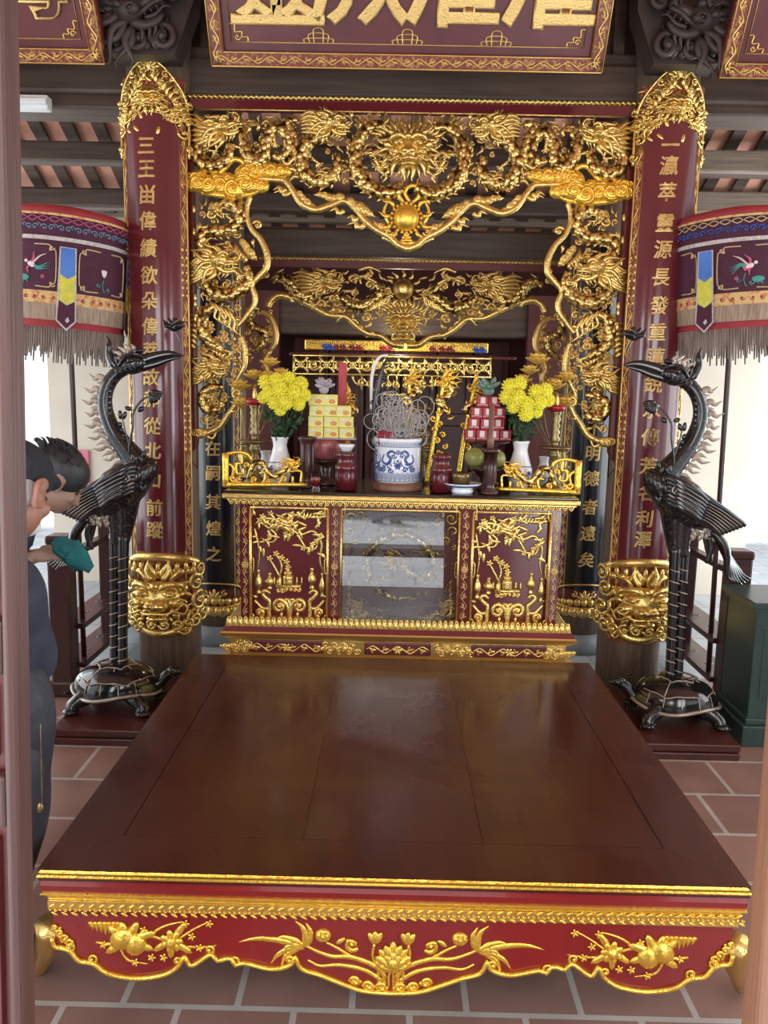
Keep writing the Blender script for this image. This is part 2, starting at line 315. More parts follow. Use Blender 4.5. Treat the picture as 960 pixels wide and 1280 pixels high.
# ------------------------------------------------------------------ carving pen: draws reliefs on any mapped surface
class Pen:
    # fn(u, v, w) -> world point; s = metres per unit, w towards the viewer in units
    def __init__(s, mb, fn, sc): s.mb, s.fn, s.s = mb, fn, sc; s.rk = 1.
    def sub(s, u, v, k, ang=0., flip=1, w=0., up=1):
        ca, sa = cos(radians(ang)), sin(radians(ang)); f = s.fn
        def g(a, b, c=0.):
            a *= flip*k; b *= k
            return f(u + a*ca - b*sa, v + up*(a*sa + b*ca), w + c*k)
        q = Pen(s.mb, g, s.s*k); q.rk = s.rk; return q
    def p(s, q): return s.fn(q[0], q[1], q[2] if len(q) > 2 else 0.)
    def axes(s, u, v, w, ang=0.):
        o = s.fn(u, v, w); e = .01
        a = (s.fn(u+e, v, w)-o).normalized(); b = (s.fn(u, v+e, w)-o).normalized(); c = (s.fn(u, v, w+e)-o).normalized()
        if ang: ca, sa = cos(radians(ang)), sin(radians(ang)); a, b = a*ca+b*sa, b*ca-a*sa
        return o, (a, b, c)
    def tube(s, pts, rad, seg=None, n=7, sq=.8, bump=0., cell=1):
        o, ax = s.axes(*pts[0][:2], 0)
        r = [q*s.s*s.rk for q in rad] if hasattr(rad, '__len__') else rad*s.s*s.rk
        s.mb.tube([s.p(q) for q in pts], r, seg, n, sq, bump=bump, ref=ax[2], cell=cell)
    def ball(s, u, v, ru, rv, rw=None, w=0., ang=0., nu=10, nv=6):
        o, ax = s.axes(u, v, w, ang); rw = rw if rw is not None else (ru+rv)/2
        k = s.s*(1+.6*(s.rk-1)); s.mb.ball(o, (ru*k, rv*k, rw*k), ax, nu, nv)
    def flame(s, u, v, ang, L, r, bend=.35, w=0., n=6):
        q = s.sub(u, v, 1, ang); b = bend*L
        q.tube([(0, 0, w), (L*.3, b*.5, w+r*.5), (L*.6, b*.15, w+r*.4), (L*.85, -b*.35, w), (L, -b*.1, w)], [r*.7, r, r*.8, r*.4, r*.05], 8, n)
    def curl(s, u, v, r, ang=0, turns=1.4, th=.2, flip=1, w=0., n=6, lead=None):
        pts = []; k = int(10*turns)
        for i in range(k+1):
            t = i/k; a = radians(ang) + flip*t*turns*2*pi; rr = r*(1-.85*t)
            pts.append((u + rr*cos(a), v + rr*sin(a), w + th*r*t))
        if lead: pts = lead + pts
        s.tube(pts, [r*th, r*th*1.1, r*th*.9, r*th*.9], max(8, int(10*turns))+2*(len(lead) if lead else 0), n)
        s.ball(u, v, r*th*1.3, r*th*1.3, w=w+th*r, nu=6, nv=4)
    def scroll_cloud(s, u, v, w_, h, k=5, seed=1, ang=0):
        rnd = random.Random(seed); q = s.sub(u, v, 1, ang)
        for i in range(k):
            t = (i+.5)/k*2-1; rr = h*(.62+.38*rnd.random())*(1-.3*abs(t)); y = h*.35*(rnd.random()-.5)
            q.ball(t*w_*.8, y, rr*1.05, rr*.9, rr*.55, 0)
            q.curl(t*w_*.8, y, rr*.75, rnd.random()*360, 1.5, .17, rnd.choice((-1, 1)), rr*.5)
        q.ball(0, -h*.12, w_*.95, h*.36, h*.3, -.25*h)
    def dragon_head(s, u, v, k, ang=0, flip=1, w=0., mane=7, up=1):
        q = s.sub(u, v, k, ang, flip, w, up)
        q.ball(-.12, .05, .30, .25, .26)                      # skull
        q.ball(.22, .03, .26, .14, .17)                       # snout
        q.ball(.45, .10, .09, .10, .13)                       # nose
        q.curl(.44, .12, .09, 200, 1, .3, -1, .1)
        q.tube([(-.05, -.10, .06), (.12, -.10, .12), (.3, -.05, .14), (.5, -.02, .1)], [.05, .05, .04, .05], 8)   # lip
        q.tube([(-.15, -.14), (.05, -.27), (.25, -.28), (.42, -.2)], [.10, .09, .08, .05], 8)                      # jaw
        for x in (.12, .24, .36): q.tube([(x, -.08, .12), (x+.02, -.18, .12)], [.03, .008], 3, 5)
        q.tube([(.1, -.18, .05), (.28, -.2, .06), (.48, -.12, .06), (.58, -.17, .06)], [.04, .04, .03, .01], 8)    # tongue
        q.ball(.02, .17, .095, .085, .10, .2)                 # eye
        q.tube([(-.12, .14, .26), (0, .28, .26), (.14, .25, .25), (.2, .16, .22)], [.03, .055, .05, .02], 8)       # brow
        for a in (0, .09): q.tube([(-.1+a, .25, .05), (-.28+a, .40, .05), (-.52+a, .42, .05), (-.62+a, .56, .05)], [.065, .055, .045, .015], 9)   # horn
        q.ball(-.26, .1, .10, .07, .06, .22, 140); q.ball(-.02, -.06, .12, .09, .08, .2)   # ear, cheek
        q.curl(-.06, -.06, .1, 0, 1.2, .25, 1, .26)
        for i in range(mane):
            t = i/(mane-1) if mane > 1 else .5; a = 150 + 95*t; L = .62+.3*sin(pi*t)
            q.flame(-.28+.1*t, .16-.42*t, a, L, .075, .3*(-1 if i % 2 else 1), .04*(i % 3))
        q.tube([(.4, .0, .16), (.55, .16, .2), (.45, .34, .2), (.25, .36, .2), (.2, .5, .2)], [.03, .03, .025, .02, .006], 10, 5)  # whisker
        for x in (-.05, .1, .22): q.flame(x, -.28, 262-40*x, .26, .04, .25)
    def body(s, pts, rad, side=1, spine=True, bump=.05, belly=True):
        n = len(pts); L = sum(((V(s.p(a))-V(s.p(b))).length) for a, b in zip(pts, pts[1:]))/s.s
        rm = max(rad) if hasattr(rad, '__len__') else rad; s.mb.mi = 1
        s.tube(pts, rad, max(12, int(L/(rm*.30))), 16, .85, bump, 2); s.mb.mi = 0
        if spine:
            k = max(4, int(L/(rm*1.05))); P = catmull([(q[0], q[1], q[2] if len(q) > 2 else 0) for q in pts], k)
            for i in range(1, k):
                t = (P[min(i+1, k)]-P[i-1]); a = atan2(t.y, t.x) + side*pi/2; r = lerpl(rad, i/k); p = P[i]; d = V((cos(a), sin(a), 0)); tt = t.normalized()
                s.tube([p+d*r*.8, p+d*r*1.25-tt*r*.15, p+d*r*1.6-tt*r*.55], [r*.3, r*.22, r*.03], 3, 5)
    def claw(s, u, v, k, ang=0, flip=1, w=0., up=1):
        q = s.sub(u, v, k, ang, flip, w, up)
        q.tube([(-.7, .3), (-.3, .15), (0, 0)], [.22, .18, .16], 6)
        for a in (-55, -20, 15, 50):
            c = q.sub(0, 0, 1, a); c.tube([(0, 0), (.35, .1), (.6, 0), (.75, -.15)], [.13, .11, .09, .02], 6, 6)
        q.flame(-.7, .3, 160, .6, .1); q.flame(-.6, .3, 120, .5, .08)
    def petal(s, u, v, L, wd, ang, w=0., rw=None): 
        q = s.sub(u, v, 1, ang); q.ball(L/2, 0, L/2, wd/2, rw or wd*.3, w, nu=8, nv=6)
    def flower(s, u, v, r, k=6, w=0., ang0=0):
        for i in range(k):
            a = ang0 + 360*i/k; s.petal(u + r*.15*cos(radians(a)), v + r*.15*sin(radians(a)), r*.85, r*.55, a, w)
        s.ball(u, v, r*.28, r*.28, r*.3, w+r*.15)
    def vine(s, p0, p1, amp, step, r, leaf=True, w=0.):
        a, b = V((p0[0], p0[1])), V((p1[0], p1[1])); L = (b-a).length; k = max(2, int(L/step)); d = (b-a)/L; nn = V((-d.y, d.x)); pts = []
        for i in range(k*2+1):
            t = i/(k*2); q = a + d*(L*t) + nn*(amp*(1 if i % 4 == 1 else -1 if i % 4 == 3 else 0)); pts.append((q.x, q.y, w))
        s.tube(pts, r, k*8, 5)
        if leaf:
            A = math.degrees(atan2(d.y, d.x))
            for i in range(k):
                q = a + d*(L*(i+.5)/k); sg = 1 if i % 2 else -1
                s.curl(q.x + nn.x*amp*.35*sg, q.y + nn.y*amp*.35*sg, amp*.6, A+90*sg, 1.1, .26, sg, w)
                s.petal(q.x - nn.x*amp*.3*sg, q.y - nn.y*amp*.3*sg, step*.42, amp*.55, A + 35*sg, w); s.petal(q.x, q.y, step*.4, amp*.5, A + 200*sg, w)
def px_pen(mb, Y, mirror=None):
    k = (at(480, 400, Y)-CAM).dot(fwd)/F
    def fn(u, v, w=0.):
        q = at(u, v, Y); q.y -= w*k
        if mirror is not None: q.x = 2*mirror-q.x
        return q
    return Pen(mb, fn, k)
def plane_pen(mb, x0, y, z0, sc=1.):
    return Pen(mb, lambda u, v, w=0.: V((x0+u*sc, y-w*sc, z0+v*sc)), sc)
# ------------------------------------------------------------------ lettering
GL = {}
def glyph(ch, bold=.0):
    if (ch, bold) in GL: return GL[(ch, bold)]
    cu = bpy.data.curves.new('lettering', 'FONT'); cu.body = ch; cu.size = 1; cu.extrude = .03; cu.bevel_depth = .018; cu.bevel_resolution = 1; cu.offset = bold; cu.resolution_u = 3
    cu.align_x = 'CENTER'; o = bpy.data.objects.new('lettering', cu); COL.objects.link(o)
    dg = bpy.context.evaluated_depsgraph_get(); me = bpy.data.meshes.new_from_object(o.evaluated_get(dg))
    vs = [q.co.copy() for q in me.vertices]; fs = [list(f.vertices) for f in me.polygons]
    bpy.data.objects.remove(o); bpy.data.curves.remove(cu); bpy.data.meshes.remove(me)
    if vs:
        x0, x1 = min(q.x for q in vs), max(q.x for q in vs); y0, y1 = min(q.y for q in vs), max(q.y for q in vs)
        c = V(((x0+x1)/2, (y0+y1)/2, 0)); vs = [q-c for q in vs]
    GL[(ch, bold)] = (vs, fs); return vs, fs
def letter(ch, fn, size, bold=.0, depth=1., sx=1.):
    mb = MB(); vs, fs = glyph(ch, bold)
    mb.add([fn(q.x*size*sx, q.y*size, (q.z+.045)*size*depth) for q in vs], fs); return mb
# ================================================================== SETTING
def sbox(name, c, d, m, bev=0., rot=None): return struct(MB().box(c, d, rot, bev).build(name, m))
def span(x0, x1, y0, y1, z0, z1): return ((x0+x1)/2, (y0+y1)/2, (z0+z1)/2), (abs(x1-x0), abs(y1-y0), abs(z1-z0))
def slab(name, x0, x1, y0, y1, z0, z1, m, bev=0.): return sbox(name, *span(x0, x1, y0, y1, z0, z1), m, bev)
slab('floor', -4.6, 4.6, .5, 4.42, -.1, 0, 'floor')
slab('floor_rear', -4.6, 4.6, 4.42, 8.2, -.1, 0, 'paving')
slab('ground_courtyard', -14, 14, -16, .5, -.3, -.06, 'court')
slab('ground_side', -16, -4.6, .5, 18, -.3, -.06, 'court'); slab('ground_side', 4.6, 16, .5, 18, -.3, -.06, 'court'); slab('ground_rear', -4.6, 4.6, 8.2, 18, -.3, -.06, 'court')
slab('wall_back_left', -2.78, -1.62, 6.40, 6.55, 0, at(90, 300, 6.4).z, 'cream'); slab('wall_back_right', 1.66, 2.84, 6.40, 6.55, 0, at(930, 318, 6.4).z, 'cream')
slab('wall_alcove_left', -1.72, -1.62, 6.55, 7.6, 0, 2.7, 'cream'); slab('wall_alcove_right', 1.66, 1.76, 6.55, 7.6, 0, 2.7, 'cream')
slab('wall_back', -1.75, 1.78, 7.5, 7.6, 0, 3.0, 'shrine')
slab('wall_left', -4.6, -4.5, 2.6, 5.0, 0, 3.2, 'cream'); slab('wall_right', 4.5, 4.6, 2.6, 5.0, 0, 3.2, 'cream')
# roof: sloping tile deck seen from below, with rafters under it
def roofz(y): return 3.47-.49*(y-6.2) if y >= 4.3 else 3.47-.49*(4.3-6.2)-.45*(4.3-y)
rt = MB(); n = 0
for a, b in ((4.3, 8.6), (4.3, -.2)):
    za, zb = roofz(a)+.02, roofz(b)+.02
    rt.grid([[V((-5, a, za)), V((5, a, za))], [V((-5, b, zb)), V((5, b, zb))]], True)
    rt.grid([[V((-5, a, za+.1)), V((5, a, za+.1))], [V((-5, b, zb+.1)), V((5, b, zb+.1))]], True)
roof = struct(rt.build('ceiling', 'tile_roof'))
x = -2.93; ang = math.atan(.49)
RM = Matrix.Rotation(-ang, 3, 'X')
while x < 3.0:
    yc = 6.45; b = MB().box((x, yc, roofz(yc)-.012), (.09, 4.75, .035), RM); b.build('rafter', 'beam', roof); x += .232
P_ = at(90, 192, 6.2); struct(MB().box((0, 6.2, P_.z), (9.4, .13, .15), None, .02).build('trim_purlin', 'beam'))
P_ = at(90, 246, 6.7); struct(MB().box((0, 6.7, P_.z-.015), (9.4, .14, .15), None, .02).build('trim_purlin', 'beam'))
P_ = at(90, 268, 7.1); struct(MB().box((0, 7.1, P_.z), (9.4, .12, .07), None, .01).build('trim_purlin', 'beam_pale'))
for px, Y, h in ((207, 6.15, .15), (257, 6.6, .16)):   # right aisle purlins repeated pale, their daylight put into the wood colour
    P_ = at(900, px, Y); struct(MB().box((2.95, Y-.09, P_.z), (3.0, .06, h), None, .012).build('trim_purlin', 'beam_pale'))
# big cross beam on the columns, panel above it
zb, zt = at(500, 123, 4.24).z, at(500, 84, 4.24).z
slab('trim_beam', -4.5, 4.5, 4.245, 4.5, zb, zt+.04, 'beam', .02)
slab('trim_beam_lower', -4.5, -1.26, 4.26, 4.48, zb-.07, zb+.01, 'beam', .015); slab('trim_beam_lower', 1.28, 4.5, 4.26, 4.48, zb-.05, zb+.01, 'beam', .015)
slab('wall_upper', -4.5, 4.5, 4.34, 4.42, zt, roofz(4.3)+.0, 'beam')
for x in (-1.02, 1.04): slab('trim_upper_post', x-.03, x+.03, 4.28, 4.36, zt, 4.2, 'beam', .008)
slab('trim_upper_rail', -4.5, 4.5, 4.26, 4.36, zt+.02, zt+.09, 'beam', .01)
z1, z0 = at(515, 286, 5.06).z, at(515, 322, 5.06).z
slab('trim_beam_inner', -1.15, 1.2, 5.06, 5.3, z0, z1, 'beam', .02)
z1, z0 = at(515, 394, 6.42).z, at(515, 420, 6.42).z
slab('trim_beam_rear', -1.62, 1.66, 6.42, 6.62, z0, z1+.12, 'beam', .02)
# red columns and inner columns
CL, CR, CY = (-1.245, 1.277, 4.26)
def column(name, x, y, r, z1, m, base):
    b = MB(); b.lathe([(r*1.0, base), (r*1.015, base+.5), (r*1.0, 1.6), (r*.93, z1)], (x, y, 0), 40)
    c = struct(b.build(name, m))
    b = MB(); b.lathe([(r*1.22, 0), (r*1.26, base*.3), (r*1.26, base*.6), (r*1.1, base), (r*.9, base)], (x, y, 0), 40); b.build('stone_base', 'stone', c)
    return c
for x in (CL, CR): column('column', x, CY, .165, 4.3, 'col_wood', .03)
IL, IR, IY = -1.12, 1.158, 4.98
for x in (IL, IR): column('column', x, IY, .165, 3.55, 'col_wood', .12)
# dark carved brackets at the column heads
def bracket(x, flip, label):
    b = MB(); y = 3.96; p = plane_pen(b, x, y, at(190, 66, 3.96).z, 1.)
    q = p.sub(0, 0, 1, 0, flip)
    z0 = 0
    b.prism([(x-.15, at(190, 66, 3.96).z), (x+.15, at(190, 66, 3.96).z), (x+.24, at(190, 0, 3.96).z), (x+.26, at(190, 0, 3.96).z+.35), (x-.26, at(190, 0, 3.96).z+.35), (x-.24, at(190, 0, 3.96).z)], y+.02, y+.16)
    q.dragon_head(0, .16, .26, 20, 1, .05, 8)
    for i, (u, v, r) in enumerate(((-.12, .05, .06), (.0, .05, .055), (.11, .06, .06), (-.16, .24, .07), (.15, .25, .07), (-.12, .42, .09), (.1, .42, .09))): q.curl(u, v, r, 60*i, 1.4, .26, 1 if i % 2 else -1, .02)
    for i in range(7): q.flame(-.14+.045*i, .02, 80+3*i, .16, .022)
    return tag(b.build('column_bracket', 'dark_carve'), label, 'bracket', None)
bracket(CL, 1, 'dark carved wooden bracket above the left red column'); bracket(CR, -1, 'dark carved wooden bracket above the right red column')
# unseen forecourt behind the camera: wall, dark bar and posts added for pane reflections
slab('wall_courtyard', -9, 9, -11.2, -11.0, -.06, 3.2, 'court')
for x in (-.30, .08): slab('trim_added_post', x-.12, x+.12, -9.6, -9.4, -.06, 3.0, 'stone', .02)
slab('trim_added_bar', -4, 4, -4.4, -3.9, -.06, .06, 'dark_carve', .02)
# doors in front of the camera
def door(name, xe, sgn, lean, wood):
    # xe: the free edge; the leaf runs from it in direction sgn
    st = .014 if sgn < 0 else .10; W = .56; b = MB(); y0, y1 = .805, .846; T = 2.7
    def bx(m_, a, c, z0, z1, ya, yb, bev=.004):
        x0, x1 = sorted((xe+sgn*a, xe+sgn*c)); m_.box(*span(x0, x1, ya, yb, z0, z1), None, bev)
    bx(b, 0, st, 0, T, y0, y1, .006); bx(b, W-.06, W, 0, T, y0, y1)
    zr = sorted([0.05, at(10, 1010, .8).z, at(10, 815, .8).z, 1.86, T-.05])
    for z in zr: bx(b, st, W-.06, z-.03, z+.03, y0+.004, y1-.004)
    sh_ = lambda p: V((p.x+(p.z-1.4)*lean, p.y, p.z))
    o = struct(b.map(sh_).build(name, wood))
    p = MB()
    for a, c in zip(zr, zr[1:]):
        bx(p, st, W-.06, a+.03, c-.03, y0+.02, y1-.015)
        bx(p, st+.012, W-.075, a+.045, c-.045, y0+.010, y1-.012, .006)
    p.map(sh_).build('panel', 'door_red', o)
door('door_1', -.439, -1, .030, 'door'); door('door_2', .367, 1, -.016, 'door_light')
for s in (-1, 1): slab('trim_door_post', s*2.0-.08, s*2.0+.08, .72, .88, 0, 2.75, 'door', .01); slab('trim_door_post', s*4.45-.1, s*4.45+.1, .7, .9, 0, 2.75, 'door', .01)
slab('trim_door_lintel', -4.5, 4.5, .72, .9, 2.72, 2.95, 'door', .01)
for s in (-1, 1): slab('wall_front', s*3.2-1.15, s*3.2+1.15, .78, .84, 0, .75, 'door', .0)
# shrine at the far end
sy = 7.3
b = MB(); 
for x0, x1 in ((-1.6, -.95), (1.0, 1.64)): b.box(*span(x0, x1, sy-.9, sy-.8, .25, 2.35))
b.box(*span(-1.6, 1.64, sy-.95, sy+.15, 0, .24)); b.box(*span(-1.6, 1.64, sy-1.0, sy+.15, .2, .26), None, .01)
sh = struct(b.build('wall_shrine', 'shrine'))
p = MB()
for i in range(6):
    x0 = -.95+i*.325
    p.box(*span(x0+.01, x0+.315, sy, sy+.05, .26, 2.05), None, .008); p.box(*span(x0+.06, x0+.265, sy-.015, sy+.02, .36, 1.3), None, .01); p.box(*span(x0+.06, x0+.265, sy-.015, sy+.02, 1.4, 1.95), None, .01)
p.box(*span(-1.6, 1.64, sy-.82, sy-.75, 2.05, 2.12)); p.build('panel', 'shrine', sh)
# ------------------------------------------------------------------ light
W = bpy.data.worlds.new('world'); SC.world = W; W.use_nodes = True
bg = W.node_tree.nodes['Background']; bg.inputs['Color'].default_value = (.86, .94, 1., 1); bg.inputs['Strength'].default_value = 1.6
def lamp(name, loc, target, sx, sy_, power, col=(1, 1, 1), kind='AREA', spread=None):
    l = bpy.data.lights.new(name, kind); l.energy = power; l.color = col
    if kind == 'AREA': l.shape = 'RECTANGLE'; l.size = sx; l.size_y = sy_
    if kind == 'AREA' and spread: l.spread = radians(spread)
    if kind == 'POINT': l.shadow_soft_size = sx
    o = bpy.data.objects.new(name, l); COL.objects.link(o); o.location = loc
    o.rotation_euler = (V(target)-V(loc)).to_track_quat('-Z', 'Y').to_euler(); return o
lamp('daylight_front_left', (-1.35, .55, 1.45), (-.6, 4, .9), .9, 1.9, 34, (.90, .96, 1))
lamp('daylight_front_right', (1.35, .55, 1.45), (.6, 4, .9), .9, 1.9, 34, (.90, .96, 1))
lamp('daylight_door', (0, -.9, 2.2), (0, 3.6, .9), 1.6, 1.2, 38, (1., .97, .93))
lamp('daylight_left', (-4.2, 3.9, 1.5), (0, 4, 1.1), 2.8, 2.2, 75, (.88, .95, 1))
lamp('daylight_right', (4.2, 3.9, 1.6), (0, 4, 1.2), 2.8, 2.4, 95, (.88, .95, 1))
lamp('roof_fill_left', (-4.3, 5.9, .7), (-2.0, 6.2, 2.6), 1.6, 1.6, 26, (.92, .97, 1))  # added fill aimed up at the left roof tiles
lamp('roof_fill_right', (4.3, 5.9, .7), (2.0, 6.2, 2.8), 1.6, 1.6, 110, (.94, .97, 1))  # added fill aimed up at the right roof tiles
lamp('shrine_bulb', (.0, 6.15, 2.02), (0, 7.3, 1), .04, 0, 6, (1, .92, .72), 'POINT')
sd = bpy.data.lights.new('sun', 'SUN'); sd.energy = 7.5; sd.angle = radians(12); so_ = bpy.data.objects.new('sun', sd); COL.objects.link(so_)
so_.rotation_euler = V((.12, .30, -1)).to_track_quat('-Z', 'Y').to_euler()
# ================================================================== PLATFORM BED
BX, BY0, BY1, BZ, BH = -.022, 1.757, 3.342, .45, .852
bed = thing('platform_bed', 'wide low brown lacquered platform bed with a red and gold carved apron', 'platform bed', (BX, (BY0+BY1)/2, 0))
def zf(y, Y=BY0): return at(490, y, Y).z
def loft(prof, hx, y0, y1, cx):
    # prof: (inset, z) rings of a rectangle
    mb = MB(); mb.grid([[V((cx-hx+i, y0+i, z)), V((cx+hx-i, y0+i, z)), V((cx+hx-i, y1-i, z)), V((cx-hx+i, y1-i, z))] for i, z in prof], True, True); return mb
def frame_boards(mb, hx, y0, y1, cx, z0, z1, wd, g=.0012):
    x0, x1 = cx-hx, cx+hx
    for q in ([(x0, y0), (x1, y0), (x1-wd, y0+wd), (x0+wd, y0+wd)], [(x0, y1), (x1, y1), (x1-wd, y1-wd), (x0+wd, y1-wd)], [(x0, y0), (x0+wd, y0+wd), (x0+wd, y1-wd), (x0, y1)], [(x1, y0), (x1-wd, y0+wd), (x1-wd, y1-wd), (x1, y1)]):
        c = V((sum(p[0] for p in q)/4, sum(p[1] for p in q)/4, 0)); pts = []
        for p in q: d = V((p[0], p[1], 0)); d = d+(c-d).normalized()*g*1.6; pts.append(d)
        n = 4; mb.add([V((p.x, p.y, z1)) for p in pts]+[V((p.x, p.y, z0)) for p in pts], [(0, 1, 2, 3), (7, 6, 5, 4)]+[(i, (i+1) % 4, (i+1) % 4+4, i+4) for i in range(4)], True)
t = MB(); frame_boards(t, BH, BY0, BY1, BX, BZ-.03, BZ, .155, .0003)
ix, iy0, iy1 = BH-.157, BY0+.157, BY1-.157
nb = 3
for i in range(nb):
    x0, x1 = BX-ix+2*ix*i/nb, BX-ix+2*ix*(i+1)/nb; t.box(*span(x0+.0006, x1-.0006, iy0, iy1, BZ-.03, BZ-.0004))
t.build('tabletop', 'bed_top', bed)
z = [zf(y) for y in (1096.5, 1102, 1105, 1109, 1129, 1133, 1140, 1153)]
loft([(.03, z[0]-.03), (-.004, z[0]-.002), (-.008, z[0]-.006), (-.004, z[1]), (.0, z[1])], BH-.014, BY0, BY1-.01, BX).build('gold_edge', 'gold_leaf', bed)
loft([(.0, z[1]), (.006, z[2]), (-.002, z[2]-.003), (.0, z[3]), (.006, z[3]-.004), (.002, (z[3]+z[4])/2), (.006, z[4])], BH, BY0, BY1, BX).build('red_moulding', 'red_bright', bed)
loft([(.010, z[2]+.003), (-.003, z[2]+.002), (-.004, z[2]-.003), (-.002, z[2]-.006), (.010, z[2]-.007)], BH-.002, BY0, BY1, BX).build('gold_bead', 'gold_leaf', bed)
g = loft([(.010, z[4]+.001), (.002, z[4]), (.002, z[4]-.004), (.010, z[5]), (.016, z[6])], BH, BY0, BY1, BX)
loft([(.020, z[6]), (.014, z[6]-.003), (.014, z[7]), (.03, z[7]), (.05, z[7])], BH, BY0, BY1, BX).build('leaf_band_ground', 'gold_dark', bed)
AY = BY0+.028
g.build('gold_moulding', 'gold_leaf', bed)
p = MB(); q = px_pen(p, BY0+.013)
for i in range(70):
    u = 62+i*12.45; v = at(u, 0, 1).z
    yy = 1144+.0165*(u-490)
    q.petal(u-3, yy-2, 12, 4.4, -25, 0, 1.2); q.petal(u+1, yy+2.5, 12, 4.2, 26, 0, 1.2); q.ball(u+1, yy, 1.9, 1.9, 1.6, .5); q.curl(u+7, yy, 2.8, 0, 1, .26, 1, 0)
p.build('leaf_band', 'gold_leaf', bed)
# scalloped apron (left half traced, mirrored)
edge = [(66, 1166), (69, 1178), (80, 1180), (90, 1185), (99, 1196), (118, 1200), (135, 1212), (170, 1219), (205, 1215), (224, 1204), (231, 1192), (240, 1204), (264, 1190), (272, 1198), (288, 1195), (295, 1204), (305, 1201), (340, 1209), (364, 1204), (369, 1194), (377, 1209), (400, 1217), (422, 1226), (452, 1237), (491, 1241)]
E3 = [at(u, v-1.0+.0105*(491-u), AY) for u, v in edge]
L2 = [(q_.x, q_.z) for q_ in E3]; L2[-1] = (BX, L2[-1][1])
Ls = [(v.x, v.y) for v in catmull([V((a, b, 0)) for a, b in L2], 90)]
full = Ls + [(2*BX-a, b) for a, b in Ls[-2::-1]]
top = z[7]+.01
poly = [(BX-BH+.02, top), (BX-BH+.02, L2[0][1]+.004)] + full + [(BX+BH-.02, L2[0][1]+.004), (BX+BH-.02, top)]
MB().prism(poly, AY, AY+.022).build('apron', 'red_bright', bed)
b = MB(); k = .0019
b.tube([V((a, AY-.004, c)) for a, c in full], .0062, n=7, sq=1.2, raw=True)
for i, (a, c) in enumerate(L2[:-1]):
    if i in (3, 5, 9, 12, 15, 18):
        for sx in (1, -1):
            pn = plane_pen(b, a if sx == 1 else 2*BX-a, AY, c); pn.sub(-.004*sx, .012, 1, 0, sx).curl(0, 0, .013, -90, 1.3, .3, 1, .002)
b.build('gold_scroll_edge', 'gold_leaf', bed)
for sx in (-1, 1):   # side aprons
    xs = BX+sx*(BH-.03); pl = []
    n = 60
    for i in range(n+1):
        t_ = i/n; yy = BY0+.04+(BY1-BY0-.08)*t_; pl.append((yy, .30-.05*abs(sin(t_*pi*3))-.04*sin(t_*pi)))
    pp = [(BY0+.04, top)]+pl+[(BY1-.04, top)]
    MB().prism(pp, 0, .022, lambda a, w_, c, xs=xs, sx=sx: V((xs-sx*w_, a, c))).build('apron', 'red_bright', bed)
MB().box(*span(BX-BH+.03, BX+BH-.03, BY1-.05, BY1-.03, .28, top)).build('apron', 'red_bright', bed)
for sx in (-1, 1):
    for y_, fy in ((BY1-.12, 1),):
        x_ = BX+sx*(BH-.082); l = MB()
        l.tube([(x_, y_, .36), (x_+sx*.028, y_+fy*.028, .27), (x_+sx*.01, y_+fy*.01, .14), (x_-sx*.03, y_-fy*.03, .06), (x_-sx*.005, y_-fy*.005, .02), (x_+sx*.02, y_+fy*.02, .012)], [.04, .042, .034, .028, .03, .02], 18, 10)
        l.box((x_, y_, .005), (.085, .085, .010), None, .003)
        lo = l.build('leg', 'gold_dark', bed)
        gq = MB(); gq.ball((x_+sx*.030, y_+fy*.033, .285), (.04, .04, .05), None, 12, 8); gq.tube([(x_+sx*.06, y_+fy*.06, .26), (x_+sx*.045, y_+fy*.045, .16), (x_, y_, .05)], [.02, .016, .01], 10, 6); gq.build('gilt_knee', 'gold_leaf', lo)
for sx in (-1, 1):   # curled front feet showing beside the apron
    l = MB(); f_ = lambda p: (p.x if sx < 0 else 2*BX-p.x, p.y, max(p.z, .016))
    l.tube([f_(at(62, 1156, 1.80)), f_(at(60, 1180, 1.83)), f_(at(54, 1200, 1.90)), f_(at(50, 1217, 1.97))], [.034, .03, .022, .02], 18, 10)
    l.build('leg', 'gold_dark', bed)
